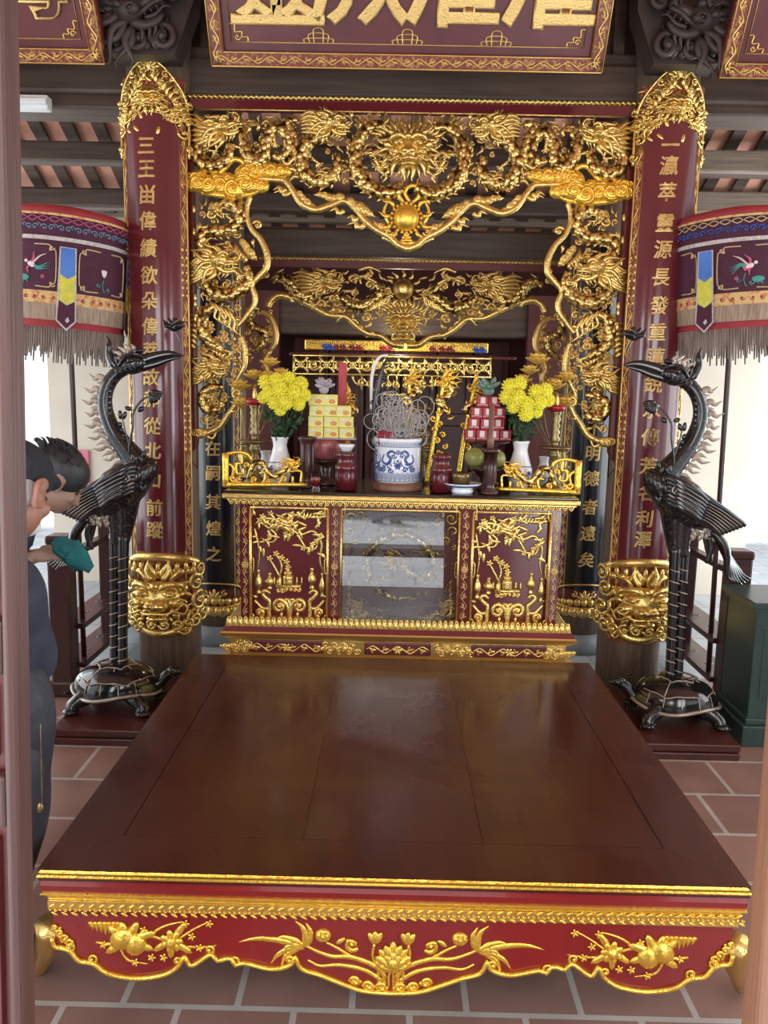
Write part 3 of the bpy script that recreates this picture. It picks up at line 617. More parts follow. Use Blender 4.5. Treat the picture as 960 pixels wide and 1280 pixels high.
# gilded lotus relief
def both(fn, Y, x0, rk=1.):
    b = MB(); p_ = px_pen(b, Y); p_.rk = rk; fn(p_); c = MB(); p_ = px_pen(c, Y, x0); p_.rk = rk; fn(p_); o = len(b.v)
    b.v += c.v; b.f += [[i+o for i in f[::-1]] for f in c.f]; b.m += c.m; b.flat |= set(); return b
def lotus_side(q):
    q.tube([(482, 1222), (470, 1208), (440, 1196), (415, 1195), (392, 1187), (376, 1178)], [2.6, 3, 3, 2.6, 2, 1.5], 26, 6)
    q.tube([(478, 1226), (455, 1212), (425, 1206), (400, 1207), (385, 1200)], [2.4, 2.8, 2.6, 2, 1.2], 22, 6)
    q.tube([(476, 1216), (466, 1195), (468, 1180)], [2, 1.8, 1.6], 10, 6)
    q.tube([(440, 1196), (420, 1184), (408, 1178)], [2, 1.8, 1.5], 10, 6)
    q.ball(404, 1169, 10, 9, 5); q.flower(404, 1168, 8, 6, 4)               # seed head
    for a in (60, 90, 120): q.petal(469, 1179, 17, 8, -a, 2)               # half-open bloom
    q.curl(440, 1178, 10, 40, .9, .25, 1, 1); q.petal(447, 1180, 16, 8, 200, 1); q.petal(432, 1172, 14, 6, 150, 1)
    for a, L in ((172, 82), (160, 40), (100, 34), (76, 30), (200, 46), (214, 38), (188, 30)): # blade leaves
        q.sub(380, 1184, 1, -a, 1, 0, 1).tube([(0, 0), (L*.3, 4), (L*.7, 3), (L, -5)], [2.4, 4, 3, .5], 12, 6, .5)
    for i, (u, v) in enumerate(((445, 1226), (462, 1232), (478, 1234))): q.curl(u, v, 8, 180, .6, .3, 1, 1); q.ball(u, v+1, 8, 4, 3)
    for u in (474, 481): q.tube([(u, 1232), (u-1, 1216), (u+3, 1206)], [2, 2, 1.6], 8, 6)
    # peaches and blossom at the ends
    q.ball(154, 1172, 17, 15, 9, 0, -30); q.ball(170, 1179, 14, 15, 8, 1); q.tube([(150, 1158), (158, 1168), (162, 1182)], [1, 1.6, 1], 8, 5)
    for a, L in ((150, 26), (20, 28), (-15, 30), (215, 24), (250, 20), (300, 22)): q.petal(160, 1174, L*1.25, 11, a, 2)
    q.flower(215, 1175, 15, 7, 3); q.ball(215, 1175, 7, 8, 6, 4)
    for a, L in ((-50, 24), (30, 24), (150, 20), (90, 18)): q.petal(214, 1175, L*1.3, 9, a, 1)
    q.tube([(120, 1178), (150, 1180), (185, 1170), (215, 1176), (245, 1160), (262, 1152)], [1.6, 2, 2, 1.8, 1.4, .8], 22, 6)
    q.tube([(185, 1170), (205, 1158), (228, 1152)], [1.8, 1.6, 1], 10, 5); q.tube([(215, 1182), (245, 1184), (270, 1182)], [1.8, 1.6, .8], 10, 5); q.tube([(150, 1185), (160, 1200), (185, 1205)], [1.6, 1.6, .8], 10, 5)
    for u, v in ((232, 1154), (262, 1154), (250, 1184), (190, 1196), (205, 1196), (180, 1162), (240, 1170), (130, 1180), (170, 1202)): q.flower(u, v, 5.5, 5, 2)
    for i in range(7): q.sub(112+6*i, 1152, 1, 75+6*i-20, 1, 0, 1).tube([(0, 0), (8, 1), (17-abs(i-3)*2, 3)], [2.6, 2.4, .5], 6, 5)
    for i in range(4): q.curl(70+6*i, 1158+7*i, 6, 60*i, 1.1, .3, 1, 1)
b = both(lotus_side, AY, BX, 1.35)
q = px_pen(b, AY)
for i in range(9): a = -90+(i-4)*20; q.petal(491.5, 1207, 35-abs(i-4)*2.2, 13, a, 1+2*(i % 2))
for i in range(7): a = -90+(i-3)*24; q.petal(491.5, 1210, 26-abs(i-3)*2, 12, a, 5)
q.ball(491.5, 1203, 8, 12, 6, 5)
for u in (486, 491.5, 497): q.tube([(u, 1234), (u, 1220), (491.5, 1208)], [2, 2, 1.6], 8, 6)
b.build('lotus_relief', 'gold_leaf', bed)

# ================================================================== ALTAR TABLE
AYF, AYB, AZ = 3.5, 4.08, 1.15
altar = thing('altar_table', 'tall red and gold carved altar table with glass front behind the platform bed', 'altar table', (0, 3.8, 0))
ax = lambda u, v=700, Y=AYF: at(u, v, Y).x
az = lambda v, Y=AYF: at(502, v, Y).z
HB = .712   # half width of the body
b = MB(); b.box(*span(-.785, .785, AYF-.005, AYB+.02, AZ-.012, AZ), None, .004); b.build('tabletop', 'black', altar)
b = MB(); b.box(*span(-.79, .79, AYF-.012, AYB+.03, AZ-.036, AZ-.0125), None, .006); b.build('gold_edge', 'gold_dark', altar)
zt_, zb_ = AZ-.036, az(783)
b = MB(); b.box(*span(-HB, HB, AYF+.03, AYB, zb_-.02, zt_)); b.build('cabinet_body', 'red_lac', altar)
# frame rails and stiles, red with fine gilt tracery
fr_ = MB(); gl = MB(); st = [(298, 312), (410, 425), (575, 588.5), (691, 705)]
sx_ = [(-HB, ax(311.5, 700)), (ax(411, 700), ax(425, 700)), (-ax(425, 700), -ax(411, 700)), (-ax(311.5, 700), HB)]
ztop, zrail = az(631.5), az(637)
fr_.box(*span(-HB, HB, AYF+.006, AYF+.04, zrail, ztop+.04))
for x0, x1 in sx_: fr_.box(*span(x0, x1, AYF+.006, AYF+.04, zb_, zrail))
fr_.build('frame', 'red_lac', altar)
b = MB()
for x0, x1 in sx_:
    pn = plane_pen(b, (x0+x1)/2, AYF+.006, 0)
    pn.vine((0, zb_+.03), (0, zrail), abs(x1-x0)*.26, .045, .0016); pn.flower(0, (zb_+zrail)/2, .018, 8)
plane_pen(b, 0, AYF+.006, 0).vine((-HB+.01, (zrail+ztop)/2+.005), (HB-.01, (zrail+ztop)/2+.005), .008, .04, .0015)
b.build('tracery', 'gold_soft', altar)
b = MB()   # hanging pendant trim under the top
n = 54
for i in range(n):
    x0 = -.765+1.53*(i+.5)/n; pn = plane_pen(b, x0, AYF-.004, zt_)
    pn.tube([(-.014, 0), (-.007, -.016), (0, -.024), (.007, -.016), (.014, 0)], .0035, 8, 5); pn.ball(0, -.012, .005, .006, .005)
b.box(*span(-.772, .772, AYF-.006, AYF+.02, zt_-.005, zt_)); b.build('pendant_trim', 'gold', altar)
# lotus petal rows, flare, base
n = 62; b = MB()
for i in range(n):
    x0 = -.77+1.54*(i+.5)/n; pn = plane_pen(b, x0, AYF-.035, az(787, 3.47)); pn.petal(0, -.012, .052, .020, 90, .0, .008); pn.tube([(-.011, -.012), (-.010, .018), (0, .046), (.010, .018), (.011, -.012)], .0034, 12, 5)
for sx in (-1, 1):
    for i in range(20):
        y0 = AYF-.02+.56*(i+.5)/20; c = V((sx*.77, y0, az(787)+.012)); b.ball(c, (.006, .012, .016), None, 8, 6)
b.build('lotus_petal_row', 'gold', altar)
def aloft(prof): 
    mb = MB(); mb.grid([[V((-h, AYF-f, z_)), V((h, AYF-f, z_)), V((h, AYB+.02, z_)), V((-h, AYB+.02, z_))] for h, f, z_ in prof], True, True); return mb
zc = [az(y, 3.46) for y in (784, 787, 793, 799, 803, 823)]
aloft([(HB, -.03, zc[0]+.02), (.765, .03, zc[0]), (.775, .04, zc[1])]).build('gold_cove', 'gold_dark', altar)
aloft([(.775, .04, zc[1]), (.79, .055, zc[2])]).build('red_flare', 'red_lac', altar)
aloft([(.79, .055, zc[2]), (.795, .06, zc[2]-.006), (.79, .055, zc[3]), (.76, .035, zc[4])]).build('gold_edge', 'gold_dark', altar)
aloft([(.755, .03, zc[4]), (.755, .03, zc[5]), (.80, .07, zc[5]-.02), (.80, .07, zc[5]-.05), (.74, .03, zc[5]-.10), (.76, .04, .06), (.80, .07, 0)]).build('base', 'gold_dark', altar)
b = MB(); bg_ = MB()
for i, (c, wd) in enumerate(((-.5, .17), (-.0, .15), (.5, .17))):
    b = MB(); b.box(*span(c-wd, c+wd, AYF-.036, AYF-.02, zc[5]+.010, zc[4]-.006), None, .006); b.build('red_cartouche', 'red_dull', altar)
    pn = plane_pen(bg_, c, AYF-.036, (zc[4]+zc[5])/2)
    pn.vine((-wd+.01, 0), (wd-.01, 0), .016, .05, .004); pn.flower(0, 0, .022, 6, .003)
for c in (-.29, .25, .72, -.72):
    pn = plane_pen(bg_, c, AYF-.03, (zc[4]+zc[5])/2)
    for k in range(3): pn.scroll_cloud(-.05+.05*k, 0, .035, .02, 3, k+int(c*10))
pn = plane_pen(bg_, 0, AYF-.07, zc[5]-.034)
for i in range(44): pn.curl(-.79+1.58*(i+.5)/44, 0, .016, 90*i, 1.2, .28, 1 if i % 2 else -1)
pn = plane_pen(bg_, 0, AYF-.032, (zc[4]+zc[5])/2)
for i in range(70):
    x0 = -.74+1.48*(i+.5)/70
    if min(abs(x0+.5), abs(x0), abs(x0-.5)) > .165: pn.curl(x0, .012*(1 if i % 2 else -1), .016, 77*i, 1.3, .28, 1 if i % 3 else -1); pn.petal(x0, 0, .03, .012, 50*i)
pn = plane_pen(bg_, 0, AYF-.066, zc[5]-.03)
for i in range(50): pn.petal(-.78+1.56*i/49, -.02, .04, .024, 90+20*(-1)**i)
bg_.build('base_relief', 'gold', altar)
# door panels with gilt frames
def panel_frame(x0, x1, z0, z1, mb, r=.0065):
    for a, c in (((x0, z0), (x1, z0)), ((x0, z1), (x1, z1)), ((x0, z0), (x0, z1)), ((x1, z0), (x1, z1))):
        mb.tube([V((a[0], AYF+.003, a[1])), V((c[0], AYF+.003, c[1]))], r, 1, 6)
    for a, c in ((x0, z0), (x1, z0), (x0, z1), (x1, z1), (x0, (z0+z1)/2), (x1, (z0+z1)/2)):
        dx = .012 if a == x0 else -.012
        mb.tube([V((a, AYF+.003, c-.03)), V((a+dx, AYF+.001, c-.03)), V((a+dx, AYF+.001, c+.03)), V((a, AYF+.003, c+.03))], r*.5, 10, 5)
def side_relief(q):
    q.tube([(318, 655), (335, 648), (355, 655), (375, 668), (392, 664), (402, 680), (400, 700), (404, 715)], [1.6, 2, 1.8, 1.5, 1.3, 1.3, 1, .6], 30, 6)
    q.tube([(322, 650), (345, 668), (340, 678), (325, 672)], [1.5, 1.3, 1.1, .7], 14, 6); q.tube([(372, 668), (382, 684), (394, 686), (398, 674)], [1.4, 1.2, 1.1, .8], 14, 6)
    q.tube([(318, 660), (324, 690), (322, 712)], [1.3, 1.1, .6], 10, 5)
    for a in range(8): q.flame(356, 655, 45*a+10, 15 if a % 2 else 10, 2.6, .15, 2)
    q.ball(356, 655, 3.5, 3.5, 4, 2)
    for i in range(64):
        rn = random.Random(i); u = 318+86*rn.random(); v = 638+rn.random()*(34 if 335 < u < 375 else 56)
        if abs(u-358) < 15 and v > 668: continue
        q.petal(u, v, 8+4*rn.random(), 3.2, 360*rn.random(), 1)
        if i % 4 == 0: q.flower(u, v, 4, 5, 1)
    for i in range(9): q.sub(372+3.2*i, 648, 1, -100+10*i).tube([(0, 0), (5, 1), (9, 0)], [1.3, 1.2, .4], 4, 5)
    # antiques on a scroll stand
    q.tube([(338, 700), (347, 716), (350, 722)], [1.1, 1.1, 1], 6, 5); q.tube([(345, 692), (352, 706), (350, 720)], [1, 1, 1], 6, 5)
    for u, v in ((337, 698), (345, 692), (352, 697), (358, 702), (360, 709)): q.flower(u, v, 4.2, 5, 1)
    q.tube([(349, 733), (349, 727), (350, 722)], [2.4, 2.6, 1.5], 5, 7)
    q.tube([(360, 731), (360, 719)], [4.6, 4.6], 4, 8); q.ball(360, 716, 4.5, 3, 4); q.ball(360, 713, 2, 2.5, 2)
    q.tube([(345, 733), (376, 733)], [1.6, 1.6], 3, 6)
    for i in range(6): q.curl(348+5*i, 737.5, 3, 60*i, 1, .3)
    for u in (343, 351, 371, 377): q.tube([(u, 731), (u, 721)], [1.2, .8], 3, 5)
    def vase(u, v, h, r): q.tube([(u, v), (u, v-h*.18), (u, v-h*.4), (u, v-h*.62), (u, v-h*.8), (u, v-h)], [r*.7, r*.45, r*1.05, r*.9, r*.35, r*.5], 14, 8)
    vase(323, 742, 30, 3.6); vase(337, 736, 20, 3.8); vase(390, 736, 26, 3.8); vase(403, 746, 30, 3.2)
    q.tube([(331, 727), (337, 722), (343, 727)], [1, 1.2, 1], 6, 5)
    for sx in (-1, 1):
        c = 362; f = lambda u: c+sx*(u-c)
        q.tube([(f(362), 776), (f(362), 752), (f(368), 749)], [1.9, 1.9, 1.4], 8, 6)
        q.curl(f(374), 757, 8, -90, 1.4, .24, sx, 1, 6, [(f(362), 770), (f(366), 755)])
        q.tube([(f(362), 776), (f(376), 777), (f(387), 773), (f(387), 752), (f(391), 748), (f(396), 742), (f(392), 738), (f(386), 742)], [1.9]*7+[1.2], 34, 6)
        q.curl(f(400), 765, 6, 90, 1.2, .28, sx, 1); q.tube([(f(388), 760), (f(396), 760), (f(406), 750)], [1.6, 1.6, 1.4], 8, 6); q.tube([(f(402), 746), (f(409), 745)], [1.5, 1.5], 2, 6)
        q.ball(f(372), 768, 1.8, 3, 2); q.ball(f(362), 778, 3, 2, 2)
xa, xb = ax(311.5, 700), ax(411, 700)
for s in (-1, 1):
    b = MB(); x0, x1 = sorted((s*xa, s*xb)); panel_frame(x0+.006, x1-.006, az(781), zrail-.004, b)
    dr = b.build('door', 'gold', altar)
    b = MB(); p_ = px_pen(b, AYF+.026); p_.rk = 1.55; side_relief(p_)
    if s == 1:
        dx = -ax(411, 700) - ax(311.5, 700); b.map(lambda p: p+V((dx, 0, 0)))
    b.build('relief', 'gold', dr)
b = MB(); xc = -ax(425, 700); panel_frame(-xc+.006, xc-.006, az(783), zrail-.004, b); dr = b.build('door', 'gold', altar)
b = MB(); q = px_pen(b, AYF+.026); cx_, cy_ = 501, 706
for i in range(90): a = 2*pi*i/90; q.ball(cx_+64*cos(a), cy_+62*sin(a), 1.5, 1.5, 1.5, 0, 0, 6, 4)
q.dragon_head(500, 700, 26, -10, 1, 1, 9, -1)
q.body([(505, 712), (530, 722), (540, 700), (525, 676), (498, 668), (470, 680), (460, 706), (470, 735), (498, 748), (525, 742)], [6, 6.5, 6.5, 6, 6, 5.5, 5, 4.5, 3.5, 1.5], 1)
for i in range(16): a = 2*pi*i/16; q.flame(cx_+48*cos(a), cy_+46*sin(a), -math.degrees(a)*0+i*50, 13, 2.2, .4)
for u, v, k, an in ((480, 725, 9, 200), (525, 690, 9, 30), (470, 690, 8, 150)): q.claw(u, v, k, an)
for sx in (-1, 1):
    f = lambda u: cx_+sx*(u-cx_)
    for i, (u, v, r) in enumerate(((564, 648, 8), (552, 644, 6), (566, 664, 7), (558, 676, 5), (566, 684, 4), (546, 652, 5))): q.curl(f(u), v, r, 70*i, 1.3, .25, sx, 1)
    q.sub(f(556), 755, 17, 0, -sx, 0, -1).dragon_head(0, 0, 1, 20)
    q.body([(f(564), 758), (f(560), 770), (f(545), 768), (f(535), 775), (f(522), 770)], [4, 5, 4, 3, 1], 1)
    for i in range(9): rn = random.Random(40+i); q.curl(f(530+40*rn.random()), 764+12*rn.random(), 4, 90*i, 1.2, .28, sx, 1)
    for i in range(5): q.flame(f(565), 725+8*i, 100 if sx > 0 else 80, 14, 2, .3)
b.build('relief', 'gold', dr)
b = MB(); b.grid([[V((-xc+.012, AYF-.023, az(781))), V((xc-.012, AYF-.023, az(781)))], [V((-xc+.012, AYF-.002, zrail-.01)), V((xc-.012, AYF-.002, zrail-.01))]], True)
b.build('glass_pane', 'pane', dr, 'reflecting glass pane over the carved panel')
# ================================================================== COUPLET BOARDS ON THE COLUMNS
def cyl(xc, yc, R): return lambda x, y, z: V((xc+(R-y)*sin(x/R), yc-(R-y)*cos(x/R), z))
def couplet(xc, yc, R, chars, pys, pxc, Yc, zb, zt, face, label, size, hw, hwb, crest, lion, name='couplet_board', flip=1, arch=True):
    root = thing(name, label, 'couplet board', (xc, yc-R, zb)); fn = cyl(xc, yc, R)
    def curved(b): return b.map(lambda p: fn(p.x, p.y, p.z))
    def strip(x0, x1, z0, z1, y, n=18, m=2):
        b = MB(); P = [[V((x0+(x1-x0)*j/n, y, z0+(z1-z0)*i/m)) for j in range(n+1)] for i in range(m+1)]; b.grid(P)
        E_ = [[V((q.x, y+.012, q.z)) for q in r] for r in P]; b.grid(E_)
        for A, B in ((P[0], E_[0]), (P[-1], E_[-1])): b.grid([A, B])
        b.grid([[r[0] for r in P], [r[0] for r in E_]]); b.grid([[r[-1] for r in P], [r[-1] for r in E_]]); return b
    curved(strip(-hwb, hwb, zb, zt, .0)).build('board', 'red_carve' if face == 'red_lac' else 'red_dull', root)
    zf0, zf1 = (zb+.16 if not lion else at(180, 690, yc-R).z), zt-(.26 if arch else .02)
    if lion: zb = at(195, 770, yc-R).z if xc < 0 else at(800, 778, yc-R).z
    n = 24; b = MB(); rows = []
    for i in range(n+1):
        x = -hw+2*hw*i/n; e = .09*(1-(x/hw)**2)**.5 if arch else 0
        rows.append([V((x, -.006, zf0)), V((x, -.006, (zf0+zf1)/2)), V((x, -.006, zf1+e))])
    b.grid(rows); curved(b).build('panel', face, root)
    b = MB(); pn = plane_pen(b, 0, -.002, 0)
    for s in (-1, 1):
        for x in (hw, hwb-.002): pn.tube([(s*x, zb+.02), (s*x, (zb+zf1)/2), (s*x, zf1)], .005, 20, 5)
        xm = s*(hw+hwb)/2; k = 8; L = (zf1-zf0)/k
        for i in range(k):
            za = zf0+L*i
            if i % 3 == 2:
                for j in range(7):
                    for xx in (-.3, .3): pn.ball(xm+xx*(hwb-hw), za+L*(j+.5)/7, (hwb-hw)*.22, L*.055, .004, 0, 0, 6, 4)
            else: pn.vine((xm, za+.01), (xm, za+L-.01), (hwb-hw)*.27, .05, .0035)
    if arch:
        e = [( -hw+2*hw*i/16, zf1+.09*max(0, 1-((-hw+2*hw*i/16)/hw)**2)**.5) for i in range(17)]; pn.tube(e, .006, 40, 5)
    else: pn.tube([(-hw, zf1), (hw, zf1)], .005, 8, 5)
    curved(b).build('gilt_border', 'gold_dark', root)
    if crest:
        b = MB(); pn = plane_pen(b, 0, -.004, zf1); rn = random.Random(3)
        pn.sub(0, .20, .001).ball(0, 0, 50, 45, 35)
        q = pn.sub(0, .17, .085); mask_face(q)
        for s in (-1, 1):
            for u, v, r in ((.06, .13, .028), (.11, .07, .03), (.15, .01, .028), (.12, .16, .03), (.17, .1, .028), (.06, .26, .028), (.18, -.06, .024), (.19, .18, .024), (.13, .23, .025), (.03, .33, .025), (.09, .31, .022)): pn.curl(s*u, v, r, rn.random()*360, 1.3, .26, s, .004)
            for i in range(12): pn.flame(s*(.03+.15*i/12), .28-.02*i, 90-s*(10+5*i), .09, .012, .3*s)
            pn.sub(s*.10, .10, .09, 20, s).dragon_head(0, 0, 1, 0, -1)
        for i in range(7): pn.petal(0, .33, .10-.008*abs(i-3), .03, 90+(i-3)*22, .002)
        for i in range(26): pn.petal(-hwb+2*hwb*rn.random(), .02+.30*rn.random(), .05, .018, 360*rn.random(), 0)
        for s in (-1, 1): pn.tube([(s*hwb, -.1), (s*hwb, .1), (s*(hwb-.01), .22), (s*.11, .33), (s*.05, .38), (0, .42)], .009, 24, 6)
        b.v = [q_ if abs(q_.x) < hwb+.012 or q_.z < zf1+.05 else q_ for q_ in b.v]; tp = lambda p: V((p.x*(1-.5*max(0, min(1.3, (p.z-zf1-.12)/.34))**1.5), p.y, p.z if p.z < zf1 else zf1+(p.z-zf1)*.84)); b.map(lambda p: V((p.x*1.08, p.y, p.z))).map(tp); curved(b).build('crest', 'gold', root)
        MB2 = MB(); MB2.prism([(-hwb, zf1), (hwb, zf1), (hwb-.005, zf1+.22), (.11, zf1+.33), (0, zf1+.42), (-.11, zf1+.33), (-hwb+.005, zf1+.22)], .002, .012)
        P = []
        for i in range(13):
            x = -hwb+2*hwb*i/12; zt2 = zf1+.22+.19*max(0, 1-abs(x/hwb)**1.4); P.append([V((x, .003, zf1-.05)), V((x, .003, (zf1+zt2)/2)), V((x, .003, zt2))])
        MB2 = MB().grid(P).map(tp); curved(MB2).build('crest_ground', 'gold_dark', root)
    b = MB()
    if lion:
        zl = at(195, 744, yc-R).z if xc < 0 else at(800, 752, yc-R).z
        pn = Pen(b, lambda u, v, w=0.: V((u, -.012-w, zl+1.22*v)), 1.); q = pn.sub(0, 0, .168)
        mask_face(q)
        for i in range(7): q.ball(-.9+.3*i, .62, .17, .14, .12, 0)
        for s in (-1, 1):
            for k_, (u, v, r) in enumerate(((1.05, .3, .25), (1.15, -.2, .28), (1.0, -.65, .26), (1.3, -.55, .22), (1.2, .65, .22), (.7, -.85, .2))): q.curl(s*u, v, r, 40*k_, 1.6, .24, s, .1)
        q.tube([(-1.3, .78), (-.7, .95), (0, 1.02), (.7, .95), (1.3, .78)], [.12, .14, .15, .14, .12], 20, 7)
        for i in range(9): q.petal(-1.0+.25*i, .9, .3, .14, 270, .1)
        q.tube([(-1.0, -.5), (-.5, -.9), (0, -1.0), (.5, -.9), (1.0, -.5)], [.1, .14, .16, .14, .1], 20, 7)
        for i in range(6): q.curl(-.75+.3*i, -.72, .14, 60*i, 1.3, .3, 1, .2)
        curved(b).build('lion_mask', 'gold', root)
    else:
        pn = plane_pen(b, 0, -.008, zb)
        P = []
        for i in range(17):
            t = -1+i/8; P.append((t*hwb*1.0, .13+.065*max(0, 1-t*t)**.5))
        pn.tube(P, .006, 40, 5)
        for i in range(9): pn.petal(-hwb*.85+hwb*1.7*i/8, .055, .05, .045, 90+(i-4)*-5, .0)
        for i in range(8): pn.petal(-hwb*.8+hwb*1.6*i/7, .05, .06, .05, 270+(i-3.5)*6, .004)
        pn.tube([(-hwb, .06), (-hwb*.5, .045), (0, .04), (hwb*.5, .045), (hwb, .06)], .012, 20, 7)
        for i in range(7): pn.curl(-hwb*.8+hwb*1.6*i/6, .005, .02, 50*i, 1.2, .28, 1)
        for s in (-1, 1): pn.curl(s*.06, .13, .02, 90, 1.2, .25, s)
        for i in range(5): pn.petal(0, .085, .08-.01*abs(i-2), .022, 90+(i-2)*25)
        curved(b).build('lotus_foot', 'gold_dark', root)
    for ch, py in zip(chars, pys):
        zc_ = at(pxc(py), py, Yc).z
        letter(ch, lambda x, y, w, zc_=zc_: fn(x*.92+y*.06-(.018 if lion else 0), -.006-w*.5, zc_+y), size, .003, 1.).build('character', 'gold_soft', root)
    return root
def mask_face(q):
    q.ball(0, 0, .62, .55, .5); q.ball(0, -.18, .30, .26, .36, .3)
    for s in (-1, 1):
        q.ball(s*.30, .14, .17, .14, .16, .42); q.ball(s*.30, .13, .07, .07, .08, .58)
        q.tube([(s*.08, .24, .5), (s*.25, .38, .5), (s*.5, .34, .4), (s*.62, .2, .3)], [.07, .10, .09, .03], 10)
        q.ball(s*.11, -.16, .10, .09, .1, .6); q.ball(s*.42, -.12, .2, .17, .2, .3)
        q.curl(s*.5, -.14, .14, 0, 1.2, .25, s, .45)
        q.tube([(0, -.36, .55), (s*.2, -.38, .5), (s*.42, -.30, .4), (s*.55, -.2, .35)], [.05, .05, .05, .03], 10)
        for x in (.1, .24, .38): q.tube([(s*x, -.38, .5), (s*x, -.52, .45)], [.045, .01], 3, 5)
        q.ball(s*.66, .18, .16, .12, .1, .1, s*30)
        for i in range(7):
            a = 75-i*26; q.flame(s*.5*cos(radians(a)), .42*sin(radians(a)), a if s > 0 else 180-a, .62, .085, .25*s, .05)
        q.tube([(s*.3, -.28, .5), (s*.6, -.42, .4), (s*.75, -.2, .3), (s*.95, -.3, .2)], [.04, .04, .03, .01], 10, 5)
        q.tube([(s*.15, .45, .2), (s*.3, .7, .15), (s*.25, .95, .1)], [.08, .06, .01], 8)
    q.ball(0, .34, .11, .12, .1, .5); q.ball(0, -.52, .26, .10, .2, .3)
    for i in range(5): q.flame((i-2)*.13, -.55, 270+(i-2)*12, .38, .06, .2)
    for i in range(5): q.flame((i-2)*.2, .45, 90-(i-2)*10, .45, .07, .3)
R_ = .186; cz0 = lambda px, py: at(px, py, 4.08).z
left_p = [182, 211, 243, 276, 310, 344, 376, 408, 438, 471, 498, 532, 563, 599, 634, 662]
couplet(CL, CY, R_, '三王畄偉績欲朵偉萃故郝從北山前蹤', left_p, lambda y: 182, 4.075, cz0(195, 795)+.0, cz0(190, 165)+.26, 'red_lac', 'maroon lacquered couplet board with gilt characters on the left front column', .092, .138, .182, True, True)
right_p = [181, 207, 240, 279, 312, 347, 382, 415, 446, 480, 513, 547, 583, 616, 649, 675]
couplet(CR, CY, R_, '一瀛萃靈源長發重蓮銳水傳芳名利澤', right_p, lambda y: 835, 4.075, cz0(808, 805)+.0, cz0(835, 175)+.26, 'red_lac', 'maroon lacquered couplet board with gilt characters on the right front column', .092, .138, .182, True, True)
ip = lambda px, py: at(px, py, 4.79).z
couplet(IL, IY, .178, '克昌厥後在嗣其煌之', [430, 462, 494, 526, 560, 591, 627, 660, 692], lambda y: 252, 4.80, ip(262, 768), ip(262, 300), 'black_blue', 'black lacquered couplet board with gilt characters on the left inner column', .098, .125, .18, False, False, arch=False)
couplet(IR, IY, .178, '天地人和不明德者遠矣', [412, 443, 474, 505, 536, 567, 598, 634, 667, 700], lambda y: 745, 4.80, ip(735, 770), ip(735, 300), 'black_blue', 'black lacquered couplet board with gilt characters on the right inner column', .098, .125, .18, False, False, arch=False)

# ================================================================== NAME BOARDS UNDER THE BEAM
def name_board(label, x0, x1, z0, H, letters, Y=3.9, tl=30):
    xc = (x0+x1)/2; hw = (x1-x0)/2; s_, c_ = sin(radians(tl)), cos(radians(tl))
    fn = lambda x, y, z: V((xc+x, Y-s_*z+c_*y, z0+c_*z+s_*y))
    root = thing('name_board', label, 'name board', (xc, Y, z0)); mp = lambda b: b.map(lambda p: fn(p.x, p.y, p.z))
    b = MB(); b.box((0, .03, H/2), (2*hw, .04, H), None, .006); mp(b).build('back_board', 'red_dull', root)
    b = MB()
    fw = .062
    for a, c, d, e in ((-hw, hw, 0, fw), (-hw, hw, H-fw, H), (-hw, -hw+fw, 0, H), (hw-fw, hw, 0, H)): b.box(*span(a, c, -.012, .012, d, e), None, .006)
    mp(b).build('frame', 'red_carve', root)
    b = MB(); pn = plane_pen(b, 0, -.014, 0)
    for d in (.004, fw-.002):
        pn.tube([(-hw+d, d), (hw-d, d)], .004, 2, 5); pn.tube([(-hw+d, H-d), (hw-d, H-d)], .004, 2, 5)
        for s in (-1, 1): pn.tube([(s*(hw-d), d), (s*(hw-d), H-d)], .004, 2, 5)
    for z_ in (fw/2, H-fw/2): pn.vine((-hw+.02, z_), (hw-.02, z_), .014, .055, .004)
    for s in (-1, 1): pn.vine((s*(hw-fw/2), .02), (s*(hw-fw/2), H-.02), .014, .055, .004)
    pf = plane_pen(b, 0, .008, 0); d = fw+.035
    for z_ in (d, H-d): pf.tube([(-hw+d, z_), (hw-d, z_)], .003, 2, 5)
    for s in (-1, 1):
        pf.tube([(s*(hw-d), d), (s*(hw-d), H-d)], .003, 2, 5)
        f = lambda a, c_: (s*(hw-d-a), d+c_)
        pf.tube([f(0, .07), f(.02, .07), f(.02, .04), f(.05, .04), f(.05, .02), f(.075, .02), f(.075, 0)], .004, 40, 5); pf.curl(s*(hw-d-.03), d+.02, .014, 0, 1.2, .25, s)
    for xx in ((-.28, 0, .28) if hw > .5 else (0,)):
        for k_ in range(3): pf.tube([(xx*hw*1.6-.06+.02*k_, d), (xx*hw*1.6-.06+.02*k_, d+.018*(k_+1)), (xx*hw*1.6+.06-.02*k_, d+.018*(k_+1)), (xx*hw*1.6+.06-.02*k_, d)], .003, 24, 5)
    mp(b).build('gilt_border', 'gold_dark', root)
    for ch, cx_, zb2, sz in letters:
        vs, fs = glyph(ch, .006); h0 = min(q.y for q in vs)
        letter(ch, lambda x, y, w, cx_=cx_: fn(cx_+x, .008-w*.5, zb2-h0*sz+y), sz, .006, .8).build('character', 'gold_soft', root)
    return root
zn = at(505, 87, 3.9).z; bl, br = at(265, 82, 3.9).x, at(752, 92, 3.9).x; bc = (bl+br)/2
name_board('wide maroon name board with four large gilt characters hung at top centre', bl, br, zn, .92, [(c, at(px, 48, 3.75).x-bc, .165, .44) for c, px in zip('靈厥濯濯', (345, 449, 563, 684))])
xr = at(133, 80, 3.9).x; name_board('maroon name board cut off at the top left corner of the photo', xr-1.9, xr, at(100, 80, 3.9).z, .92, [('海', .95-.33, .17, .46), ('德', .95-.95, .17, .46), ('福', -.62, .17, .46)])
